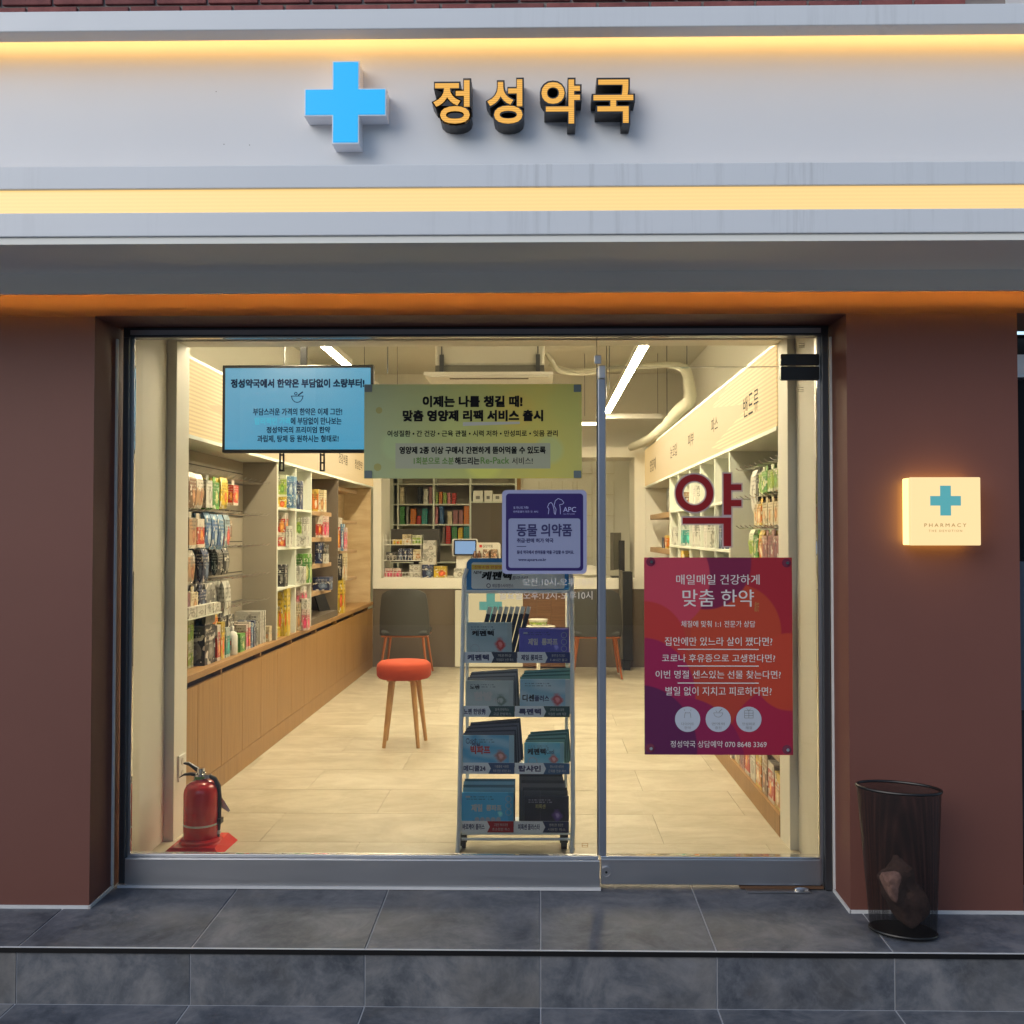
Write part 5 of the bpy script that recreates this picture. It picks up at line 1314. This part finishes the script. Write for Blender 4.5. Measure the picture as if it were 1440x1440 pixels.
# right of the counter: monitor seen side-on, paper, keyboard
rm = thing('side_monitor', 'computer monitor seen from the side on the right end of the counter', 'monitor', (K(872).x, YK + .15, zc))
a, b2 = K(857, 802), K(869, 749)
mb = MB(); A1 = W(858, 800, YK); A2 = W(869, 750, YK + .35)
mb.add([(A1.x, YK - .02, zc + .08), (A2.x, YK + .42, zc + .08), (A2.x, YK + .42, b2.z), (A1.x, YK - .02, b2.z), (A1.x + .035, YK - .02, zc + .08), (A2.x + .04, YK + .42, zc + .08), (A2.x + .04, YK + .42, b2.z), (A1.x + .035, YK - .02, b2.z)], [(0, 1, 2, 3), (7, 6, 5, 4), (0, 4, 5, 1), (1, 5, 6, 2), (2, 6, 7, 3), (3, 7, 4, 0)])
build('screen_slab', mb, mat('monitor_grey', (.10, .09, .07), .3), rm)
B('stand', (K(871).x, YK + .05, zc + .001), (K(879).x, YK + .10, K(0, 760).z), BLACK, rm); B('foot', (K(860).x, YK - .02, zc + .001), (K(884).x, YK + .2, zc + .015), BLACK, rm)
pbg = build('plastic_bag', MB().lathe([(.06, 0), (.13, .03), (.12, .08), (.05, .12), (.02, .13)], (K(832).x, YK + .1, zc + .0006), 14, sy=.6), mat('white_bag', (.6, .58, .52), .5), smooth=True)
tag(pbg, 'crumpled white bag on the counter behind the opening hours lettering', 'bag')

# chairs at the counter
def chair(px, Y, label, rz):
    x = W(px, 850, Y).x
    t = thing('counter_chair', label, 'chair', (x, Y, 0), 'grey chairs at the back counter')
    C = ORG[t.name]
    bm = bmesh.new(); nx, nz = 8, 9; vs = []
    mb = MB(); V = []
    zt_ = W(px, 828, Y - .2).z; zb_ = .415
    for s_ in (0, 1):
        for j in range(nz + 1):
            fz = j / nz; z = zb_ + (zt_ - zb_) * fz; hw = .245 - .035 * fz ** 2 if fz < .85 else .215 - .05 * ((fz - .85) / .15) ** 2
            for i in range(nx + 1):
                u = -1 + 2 * i / nx
                y = Y - .22 - .06 * fz + .07 * u * u + (.025 if s_ else 0)
                zz2 = z - (.02 * u ** 4 if fz > .9 else 0)
                V.append((x + u * hw, y, zz2))
    n1 = (nx + 1) * (nz + 1); F = []
    for j in range(nz):
        for i in range(nx):
            a = j * (nx + 1) + i; F.append((a, a + 1, a + nx + 2, a + nx + 1)); F.append(tuple(v + n1 for v in (a, a + nx + 1, a + nx + 2, a + 1)))
    bd = [i for i in range(nx + 1)] + [j * (nx + 1) + nx for j in range(1, nz + 1)] + [nz * (nx + 1) + i for i in range(nx - 1, -1, -1)] + [j * (nx + 1) for j in range(nz - 1, 0, -1)]
    for a, b in zip(bd, bd[1:] + bd[:1]): F.append((a, a + n1, b + n1, b))
    mb.add(V, F); SHELL = mat('charcoal_upholstery', (.045, .047, .045), .6)
    build('backrest', mb, SHELL, t, smooth=True)
    build('seat', MB().bbox((x - .23, Y - .20, .415), (x + .23, Y + .22, .47), .025), SHELL, t, smooth=True)
    build('seat_frame', MB().tube([(x - .22, Y - .19, .405), (x + .22, Y - .19, .405), (x + .22, Y + .20, .405), (x - .22, Y + .20, .405), (x - .22, Y - .19, .405)], .008, 6), COPPER, t)
    for sx in (-1, 1):
        for sy in (-1, 1):
            lg = build('leg', MB().tube([(x + sx * .18, Y + sy * .16, .405), (x + sx * .235, Y + sy * .235, .012)], [.014, .009], 8), COPPER, t, smooth=True)
            build('foot_cap', MB().lathe([(.013, 0), (.013, .011)], (x + sx * .235, Y + sy * .235, .0006), 10), OFFW, lg)
chair(572, 9.78, 'charcoal chair with copper legs behind the red stool', 0)
chair(838, 9.70, 'charcoal chair with copper legs seen behind the door stile', 0)
# stool
st = thing('stool', 'round stool with orange red cushion and splayed beech legs', 'stool', (W(568, 1000, 6.6).x, 6.6, 0))
c = ORG[st.name]; zsn = W(568, 929, 6.6).z
CUSH = mat('orange_red_fabric', (.38, .040, .003), .85); t_ = NT(CUSH); t_.bump(t_.noise(300, 2, .5, t_.pos()), .3, .002)
build('cushion', MB().lathe([(.10, -.118), (.165, -.112), (.180, -.095), (.183, -.05), (.178, -.02), (.160, -.004), (.10, .002), (.02, .003)], (c.x, c.y, zsn), 36), CUSH, st, smooth=True)
for a_ in (40, 140, 230, 310):
    ax, ay = math.cos(rad(a_)), math.sin(rad(a_))
    build('leg', MB().tube([(c.x + .11 * ax, c.y + .11 * ay, zsn - .119), (c.x + .175 * ax, c.y + .175 * ay, .001)], [.020, .012], 10), BEECH, st, smooth=True)
    B('leg_mount', (c.x + .11 * ax - .03, c.y + .11 * ay - .012, zsn - .126), (c.x + .11 * ax + .03, c.y + .11 * ay + .012, zsn - .1185), OAK, st)
# slim speaker column
a, b2 = W(874, 929, 10.15), W(889.5, 804, 10.15)
sc = thing('slim_black_column', 'slim black upright column unit in front of the right counter end', 'column speaker', ((a.x + b2.x) / 2, 10.15, 0))
B('cabinet', (a.x + .015, 10.15, a.z), (b2.x, 10.33, b2.z), mat('matte_black', (.006, .006, .007), .5), sc, .004)
B('side_trim', (a.x - .012, 10.17, a.z + .01), (a.x + .0145, 10.33, b2.z + .01), mat('grey_trim', (.10, .09, .07), .5), sc)
B('foot', (a.x + .02, 10.18, .001), (b2.x - .02, 10.31, a.z - .0005), BLACK, sc)

# ================================================================== FIRE EXTINGUISHER
YE = 4.40
ex = W(283, 1150, YE).x
fe = thing('fire_extinguisher', 'red fire extinguisher with black hose standing inside the window', 'fire extinguisher', (ex, YE, .0))
RED = mat('red_enamel', (.60, .012, .016), .22, 0, None, 1, None, None, .5)
H_ = lambda py: W(283, py, YE).z
zt_ = H_(1098)
build('cylinder', MB().lathe([(.073, .045), (.0770, .05), (.0770, zt_ - .055), (.0735, zt_ - .035), (.063, zt_ - .015), (.044, zt_ - .001), (.026, zt_ + .004), (.022, zt_ + .014)], (ex, YE, 0), 36), RED, fe, smooth=True)
build('white_band', MB().lathe([(.0778, 0), (.0778, .008)], (ex, YE, H_(1158)), 36), WHITEP, fe)
build('neck', MB().lathe([(.024, 0), (.024, .02), (.017, .024), (.017, .045)], (ex - .004, YE, zt_ + .012), 18), CHROME, fe, smooth=True)
build('neck_tag', MB().lathe([(.026, 0), (.026, .012)], (ex - .004, YE, zt_ + .010), 14), mat('green_tag', (.15, .35, .05), .5), fe)
def bar(name, pts, ws, m, parent, wy=.009):
    mb = MB(); vs = []
    for (px, py), w in zip(pts, ws):
        p = W(px, py, YE); vs += [(p.x, YE - wy, p.z - w), (p.x, YE + wy, p.z - w), (p.x, YE + wy, p.z + w), (p.x, YE - wy, p.z + w)]
    F = [(0, 1, 2, 3), tuple(len(vs) - 4 + k for k in (3, 2, 1, 0))]
    for r_ in range(len(pts) - 1):
        for c_ in range(4): F.append((r_ * 4 + c_, r_ * 4 + 4 + c_, r_ * 4 + 4 + (c_ + 1) % 4, r_ * 4 + (c_ + 1) % 4))
    return build(name, mb.add(vs, F), m, parent)
bar('carry_handle', [(259, 1073), (266, 1074), (276, 1081), (288, 1087)], [.003, .006, .009, .008], BLACKM, fe)
bar('squeeze_lever', [(253, 1093), (259, 1089), (269, 1088), (284, 1091)], [.002, .004, .006, .007], BLACKM, fe)
bar('valve_block', [(274, 1093), (281, 1092), (296, 1091)], [.010, .012, .008], CHROME, fe, .014)
hp = [W(294, 1091, YE), W(302, 1095, YE), W(307.5, 1105, YE), W(309, 1125, YE), W(308, 1150, YE), W(306, 1175, YE), W(305, 1191, YE)]
build('hose', MB().tube(hp, [.009, .010, .010, .0095, .0095, .010, .010], 12), RUBBER, fe, smooth=True)
B('hose_clip', (ex + .0775, YE - .02, H_(1157)), (hp[4].x + .014, YE + .02, H_(1150)), BLACK, fe)
build('hose_band', MB().lathe([(.0108, 0), (.0108, .016)], (W(307, 1172, YE).x, YE, H_(1172)), 12), WHITEP, fe)
mb = MB(); q = [W(310, 1118, YE + .03), W(324, 1140, YE + .03), W(321, 1142, YE + .03), W(309.5, 1134, YE + .03)]
mb.prism([(p.x, p.z) for p in q], YE + .03, YE + .0315); build('paper_tag', mb, WHITEP, fe)
tr = thing('extinguisher_tray', 'square red plastic base under the fire extinguisher', 'stand', (ex, YE, 0))
mb = MB()
mb.add([(ex - .140, YE - .12, .0006), (ex + .118, YE - .12, .0006), (ex + .128, YE + .12, .0006), (ex - .130, YE + .12, .0006), (ex - .105, YE - .10, .034), (ex + .095, YE - .10, .034), (ex + .095, YE + .09, .044), (ex - .09, YE + .09, .044)], [(0, 3, 2, 1), (4, 5, 6, 7), (0, 1, 5, 4), (1, 2, 6, 5), (2, 3, 7, 6), (3, 0, 4, 7)])
build('base', mb, RED, tr)
build('collar', MB().lathe([(.094, .0345), (.091, .047), (.080, .055)], (ex, YE, 0), 30), RED, tr, smooth=True)

# ================================================================== DISPLAY STAND
rk = thing('display_stand', 'pale metal wheeled display stand of pain relief patches in the window', 'display stand', (W(724, 1195, 4.35).x, 4.40, 0))
def DY(py): return 4.33 + (1200 - py) / 400 * .20          # the stand leans back with height
for s_, (xb_, xt_) in ((-1, (645.5, 652.5)), (1, (806, 804))):
    for dx in (0,):
        build('side_post', MB().tube([W(xb_ - 2, 1199, 4.31), W(xb_, 1160, 4.33), W(xt_, 812, 4.52), W(xt_ - s_ * 4, 800, 4.53)], [.010] * 4, 10), RACKP, rk, smooth=True)
    build('rear_post', MB().tube([W(xb_ - s_ * 12, 1180, 4.62), W(xt_ - s_ * 4, 812, 4.66)], [.008] * 2, 8), RACKP, rk, smooth=True)
    build('rear_foot', MB().tube([W(xb_, 1194, 4.33), W(xb_ - s_ * 8, 1185, 4.62)], [.008] * 2, 8), RACKP, rk)
for py in (1172, 1180): build('cross_bar', MB().tube([W(649, py, 4.36), W(803, py, 4.36)], .006, 8), RACKP, rk)
build('cross_bar', MB().tube([W(653, 832, 4.51), W(803, 832, 4.51)], .008, 8), RACKP, rk)
for px in (651, 793):
    p = W(px, 1187, 4.42); w_ = build('caster_wheel', MB().tube([(p.x - .013, 4.42, .028), (p.x + .013, 4.42, .028)], .027, 18), RUBBER, rk, smooth=True)
    B('caster_fork', (p.x - .018, 4.41, .03), (p.x + .018, 4.43, .066), BLACK, w_)
# header
HB = mat('blue_header', (.02, .20, .52), .4)
a, b2 = W(656, 832, 4.53), W(800, 785, 4.53)
build('header_board', MB().prism([(a.x, a.z)] + [(b2.x, a.z)] + rrect(a.x, b2.x, a.z, b2.z, .03, 6)[:14], 4.53, 4.536), HB, rk)
a, b2 = W(663, 828, 4.528), W(794, 791, 4.528)
hb = build('header_sheet', MB().prism(rrect(a.x, b2.x, a.z, b2.z, .01), 4.5275, 4.5295), mat('header_white', (.72, .78, .80), .4), rk)
a, b2 = W(663, 801, 4.527), W(794, 794, 4.527)
build('yellow_strip', MB().prism([(a.x, a.z), (b2.x, a.z), (b2.x, b2.z), (a.x, b2.z)], 4.5262, 4.527), mat('yellow_strip', (.80, .58, .08), .5), hb)
ptext('진통소염 관절염·근육통 전문', 667, 735, 795.5, 799.5, 4.526, INKR, hb, .02)
ptext('NEW', 666, 677, 803, 807, 4.527, INKB, hb, .03, slant=.25)
ptext('케펜텍', 677, 718, 804, 815, 4.5265, INKB, hb, .05, slant=.2)
ptext('플라스타', 720, 742, 810, 815, 4.5265, INKN, hb, .02, slant=.2)
ptext('제일헬스사이언스', 692, 722, 821, 826, 4.5265, INKN, hb, .02)
mb = MB(); p = W(687, 823.5, 4.5265); ring(mb, p.x, p.z, .010, .003, 4.526, 4.527, 16); build('round_logo', mb, INKN, hb)
# shelves with price strips
STR = [(917, 932, ('케펜텍', '제일 롱파프'), ((.02, .025, .05), (.02, .03, .16))), (993, 1008, ('노펜 한방秀', '록펜텍'), ((.01, .05, .045), (.01, .05, .045))),
       (1073, 1088, ('메디쿨24', '탑샤인'), ((.02, .06, .18), (.02, .09, .22))), (1155, 1170, ('바로케어 플러스', '피록센 플라스타'), ((.36, .01, .015), (.015, .025, .08)))]
SUB = (('저온화상', '걱정없이 순한 파스'), ('붙이면 열~하고 붙고', '7~8시간 붙고'), ('황색 한방파스', '고급 한방파스'), ('강력한 록소프로펜', '직접판 10매 제품'), ('더블쿨링 시원함', '하루 한장 성장판 효소'), ('멘소시원 성장판', '근육통 전용 파스'), ('고함량 케토프로펜', '초소형판 파스'), ('펜케신향 성장판', '시원한 파스'))
LS = mat('strip_white', (.82, .86, .90), .45)
for r_, (y0, y1, names, cols) in enumerate(STR):
    Y = DY(y1) ; off = (652, 647, 646.5, 645)[r_]; xe_ = (802.5, 801, 801, 800)[r_]
    a, b2 = W(off, y1, Y), W(xe_, y0, Y)
    B('shelf', (a.x, Y + .002, a.z + .004), (b2.x, Y + .20, a.z + .010), RACKP, rk)
    for q_ in range(8): build('shelf_wire', MB().tube([(a.x + .01 + q_ * (b2.x - a.x - .02) / 7, Y + .20, a.z + .006), (a.x + .01 + q_ * (b2.x - a.x - .02) / 7, Y + .20, a.z + .09)], .002, 4), RACKP, rk) if q_ in (0, 3, 4, 7) else None
    for c_ in range(2):
        xm = (a.x + b2.x) / 2; x0 = a.x if c_ == 0 else xm + .001; x1 = xm - .001 if c_ == 0 else b2.x
        ps_ = B('price_strip', (x0, Y - .002, a.z), (x1, Y + .001, b2.z), LS, rk)
        xs_ = x0 + (x1 - x0) * .52; zm = (a.z + b2.z) / 2; hh = (b2.z - a.z) / 2
        build('dark_half', MB().prism([(xs_, a.z), (x1, a.z), (x1, b2.z), (xs_, b2.z), (xs_ + .012, zm)], Y - .0035, Y - .0021), mat('strip_%d_%d' % (r_, c_), cols[c_], .4), ps_)
        text(names[c_], (x0 + .018, Y - .003, a.z + .012), (xs_ - .012, Y - .003, b2.z - .012), INKN, ps_, .05)
        s1, s2 = SUB[r_ * 2 + c_]
        text(s1, (xs_ + .03, Y - .0042, zm + .003), (x1 - .025, Y - .0042, b2.z - .009), INKW, ps_, .0)
        text(s2, (xs_ + .022, Y - .0042, a.z + .008), (x1 - .015, Y - .0042, zm - .004), INKW, ps_, .0)
# patches in the stand
def art(name, base, c2, c3, sw=6):
    if name in MC: return MC[name]
    m = mat(name, base, .3); t = NT(m); g_ = t.gen(); s = t.new('ShaderNodeSeparateXYZ'); t.l(g_, s.inputs[0]); x, z = s.outputs[0], s.outputs[2]
    w = t.new('ShaderNodeTexWave'); w.inputs['Scale'].default_value = sw * .09; w.inputs['Distortion'].default_value = 9; w.inputs['Detail'].default_value = 2; w.inputs['Detail Scale'].default_value = 1.2; w.bands_direction = 'DIAGONAL'; t.l(t.scl(g_, (1, 0, 1.2)), w.inputs[0])
    c = t.mix(t.math('MULTIPLY', w.outputs['Fac'], .65), (*base, 1), (*c2, 1))
    dx = t.math('SUBTRACT', x, .74); dz = t.math('SUBTRACT', z, .42); d = t.math('SQRT', t.math('ADD', t.math('MULTIPLY', dx, t.math('MULTIPLY', dx, 2.2)), t.math('MULTIPLY', dz, dz)))
    d = t.math('ADD', d, t.math('MULTIPLY', t.math('SUBTRACT', t.noise(7, 3, .6, g_), .5), .25))
    c = t.mix(t.ramp(d, [(.12, (1, 1, 1)), (.20, (0, 0, 0))]), c, (*c3, 1)); c = t.mix(t.ramp(d, [(.03, (1, 1, 1)), (.09, (0, 0, 0))]), c, tuple(min(.9, v * 1.5 + .2) for v in c3) + (1,))
    row = t.math('GREATER_THAN', t.math('SINE', t.math('MULTIPLY', z, 95.0)), .2)
    cx = t.new('ShaderNodeCombineXYZ'); t.l(t.math('MULTIPLY', x, 30.0), cx.inputs[0]); t.l(t.math('FLOOR', t.math('MULTIPLY', z, 15.1)), cx.inputs[1])
    gg = t.math('GREATER_THAN', t.noise(1.3, 1, .5, cx.outputs[0]), .5)
    zm = t.math('ADD', t.math('MULTIPLY', t.math('GREATER_THAN', z, .76), t.math('LESS_THAN', z, .90)), t.math('MULTIPLY', t.math('GREATER_THAN', z, .12), t.math('LESS_THAN', z, .26)))
    xm = t.math('MULTIPLY', t.math('GREATER_THAN', x, .10), t.math('LESS_THAN', x, .62))
    c = t.mix(t.math('MULTIPLY', t.math('MULTIPLY', t.math('MULTIPLY', row, gg), t.math('MULTIPLY', zm, xm)), .6), c, (.03, .04, .07, 1) if sum(base) > .5 else (.5, .5, .6, 1))
    c = t.mix(t.math('GREATER_THAN', x, .90), c, tuple(v * .8 for v in c2) + (1,))
    t.l(c, t.b.inputs['Base Color']); return m
CELLS = [
 ((656, 720), (875, 917), art('art_grey_blue', (.36, .50, .56), (.50, .62, .66), (.60, .06, .04)), [('케펜텍', 664, 694, 887, 894, .05, 'k')], 'black', 9, 'silver blue', 'top left'),
 ((730, 800), (884, 917), art('art_purple', (.12, .11, .52), (.14, .13, .58), (.13, .12, .56), 3), [('제일', 743, 756, 898, 907, .05, 'w'), ('롱파프', 762, 784, 898, 907, .05, 'w')], 'purple', 3, 'purple', 'top right'),
 ((655, 722), (957, 994), art('art_sage', (.44, .52, .50), (.58, .64, .62), (.18, .24, .19)), [('노펜', 661, 674, 964, 969, .04, 'k'), ('한방', 667, 692, 973, 985, .08, 'w'), ('카타', 694, 706, 982, 989, .03, 'w')], 'grey', 6, 'sage green', 'second row left'),
 ((731, 802), (955, 996), art('art_ice_red', (.28, .52, .66), (.66, .76, .80), (.58, .08, .08)), [('디센', 735, 751, 977, 986, .05, 'k'), ('플러스', 752, 772, 978, 986, .05, 'b')], 'black', 6, 'ice blue and red', 'second row right'),
 ((650, 723), (1034, 1074), art('art_big_blue', (.10, .42, .68), (.42, .68, .82), (.42, .17, .14), 10), [('Cool', 655, 669, 1038, 1046, .01, 'b'), ('제일', 663, 675, 1045, 1049, .03, 'b'), ('빅파프', 662, 689, 1049, 1060, .07, 'r')], 'navy', 8, 'bright blue', 'third row left'),
 ((737, 793), (1044, 1076), art('art_cool_cyan', (.14, .55, .72), (.36, .68, .80), (.62, .18, .16)), [('케펜텍', 742, 767, 1053, 1061, .05, 'k'), ('Cool', 768, 779, 1054, 1060, .03, 'b')], 'teal', 7, 'cyan', 'third row right'),
 ((649, 722), (1114, 1156), art('art_sky', (.10, .48, .78), (.11, .50, .80), (.10, .47, .76), 2), [('제일', 663, 678, 1131, 1141, .05, 'w'), ('롱파프', 684, 705, 1132, 1140, .05, 'w')], 'grey', 5, 'sky blue', 'bottom left'),
 ((737, 800), (1119, 1156), art('art_black', (.022, .024, .034), (.04, .04, .06), (.12, .07, .26)), [('피록센', 753, 767, 1131, 1137, .02, 'y')], 'black', 7, 'black', 'bottom right')]
IK = dict(k=INKB, w=INKW, b=INKN, r=INKR, y=mat('pale_yellow_ink', (.5, .45, .15), .5))
for ci, ((x0, x1), (y0, y1), m, txts, bc_, n, cn, where) in enumerate(CELLS):
    strip = STR[ci // 2]; Y0 = DY(strip[1]) + .012; zb_ = W(700, strip[1], DY(strip[1])).z + .0105
    a, b2 = W(x0, y1, Y0), W(x1, y0, Y0)
    t = thing('patch_packet', '%s patch packet at the front, %s pocket of the stand' % (cn, where), 'packet', ((a.x + b2.x) / 2, Y0, zb_), 'patch packets in the display stand')
    build('pouch', MB().bbox((a.x, Y0 - .004, zb_), (b2.x, Y0 + .004, b2.z), .0025), m, t)
    for s_, u0, u1, v0, v1, bo, ik in txts: ptext(s_, u0, u1, v0, v1, Y0 - .0046, IK[ik], t, bo)
    yy0 = Y0 - .0050
    mb = MB()
    if ci in (0, 5):
        p = W(x0 + 12, y1 - 5, Y0); ring(mb, p.x, p.z, .021, .003, yy0, yy0 + .0005, 20)
    if ci in (1, 6):
        for q_ in range(3): p = W(x1 - 7, y0 + 9 + 9.5 * q_, Y0); ring(mb, p.x, p.z, .0135, .0022, yy0, yy0 + .0005, 16)
        p = W(x0 + 9, y0 + 6, Y0); mb.box((p.x - .010, yy0, p.z - .004), (p.x + .010, yy0 + .0005, p.z + .004))
    if ci == 6:
        for q_ in range(5): p = W(x0 + 22 + 7.5 * q_, y1 - 4, Y0); ring(mb, p.x, p.z, .0105, .0105, yy0, yy0 + .0005, 14)
    if mb.v: build('round_print', mb, mat('pale_badge', (.50, .54, .60), .5), t)
    hgt = b2.z - zb_
    back = {0: 'black', 1: 'purple', 2: 'grey', 3: 'teal', 4: 'navy', 5: 'teal', 6: 'sky', 7: 'black'}[ci]
    foils = [mat('foil_edge_%s_%d' % (back, u), tuple(v * (.5 + .6 * u) + .03 + .10 * u for v in PC[back][0]), .25, .3) for u in (0, 1)]
    for k in range(1, n):
        f_ = k / n; dy = .012 + .0165 * k
        if ci == 0:      # slim dark sticks with pale tips behind the front pouch
            w_ = .021; xx = a.x + .045 + (k - 1) * .0255; zz3 = W(700, 853, Y0 + .08).z
            M = Matrix.Translation((xx, Y0 + .05 + .004 * k, zb_)) @ Euler((rad(-6), rad(14), 0)).to_matrix().to_4x4()
            h2 = (zz3 - zb_) / math.cos(rad(14))
            mb = MB().box((-w_ / 2, 0, .001), (w_ / 2, .006, h2 * .86), 0, M); mb.box((-w_ / 2 + .001, .0005, h2 * .8605), (w_ / 2 - .001, .0055, h2), 1, M)
            o = build('stick_packet', mb, [mat('dark_blue_stick', (.012, .016, .035), .35), OFFW]); tag(o, 'slim dark stick pack with pale tip, %s from the left behind the top left pouch' % ('first', 'second', 'third', 'fourth', 'fifth', 'sixth', 'seventh', 'eighth')[k - 1], 'packet', 'slim stick packs in the display stand'); continue
        xo = (.006 * k if ci in (2, 3, 4, 5) else (-.004 * k if ci == 7 else .001 * k)) + R.uniform(-.002, .002)
        up_ = {1: .0, 2: .025, 3: .025, 4: .03, 5: .02, 6: .045, 7: .075}[ci] * f_ + R.uniform(-.002, .002)
        xr_ = min(b2.x + xo, rk.location.x + .262) if ci in (3, 5, 7) else b2.x + xo
        M = Matrix.Translation((0, Y0 + dy, zb_)) @ Euler((rad(-6 - .5 * k), 0, 0)).to_matrix().to_4x4()
        if 2 <= ci <= 5:
            cen = Matrix.Translation((a.x, Y0 + dy, zb_)); M = cen @ Euler((0, rad(-.8 - .55 * k), rad(R.uniform(0, 3)))).to_matrix().to_4x4() @ cen.inverted() @ M
        mb = MB(); z0_ = .001; h2 = hgt + up_
        mb.add([M @ Vector(v) for v in ((a.x + xo, -.003, z0_), (xr_, -.003, z0_), (xr_, .003, z0_), (a.x + xo, .003, z0_), (a.x + xo, -.001, h2), (xr_, -.001, h2), (xr_, .001, h2), (a.x + xo, .001, h2))],
               [(0, 3, 2, 1), (4, 5, 6, 7), (0, 1, 5, 4), (1, 2, 6, 5), (2, 3, 7, 6), (3, 0, 4, 7)])
        o = build('patch_packet', mb, foils[k % 2])
        tag(o, 'foil packet, %s behind the front one, %s pocket of the stand' % (('first', 'second', 'third', 'fourth', 'fifth', 'sixth', 'seventh', 'eighth')[k - 1], where), 'packet', 'patch packets in the display stand')
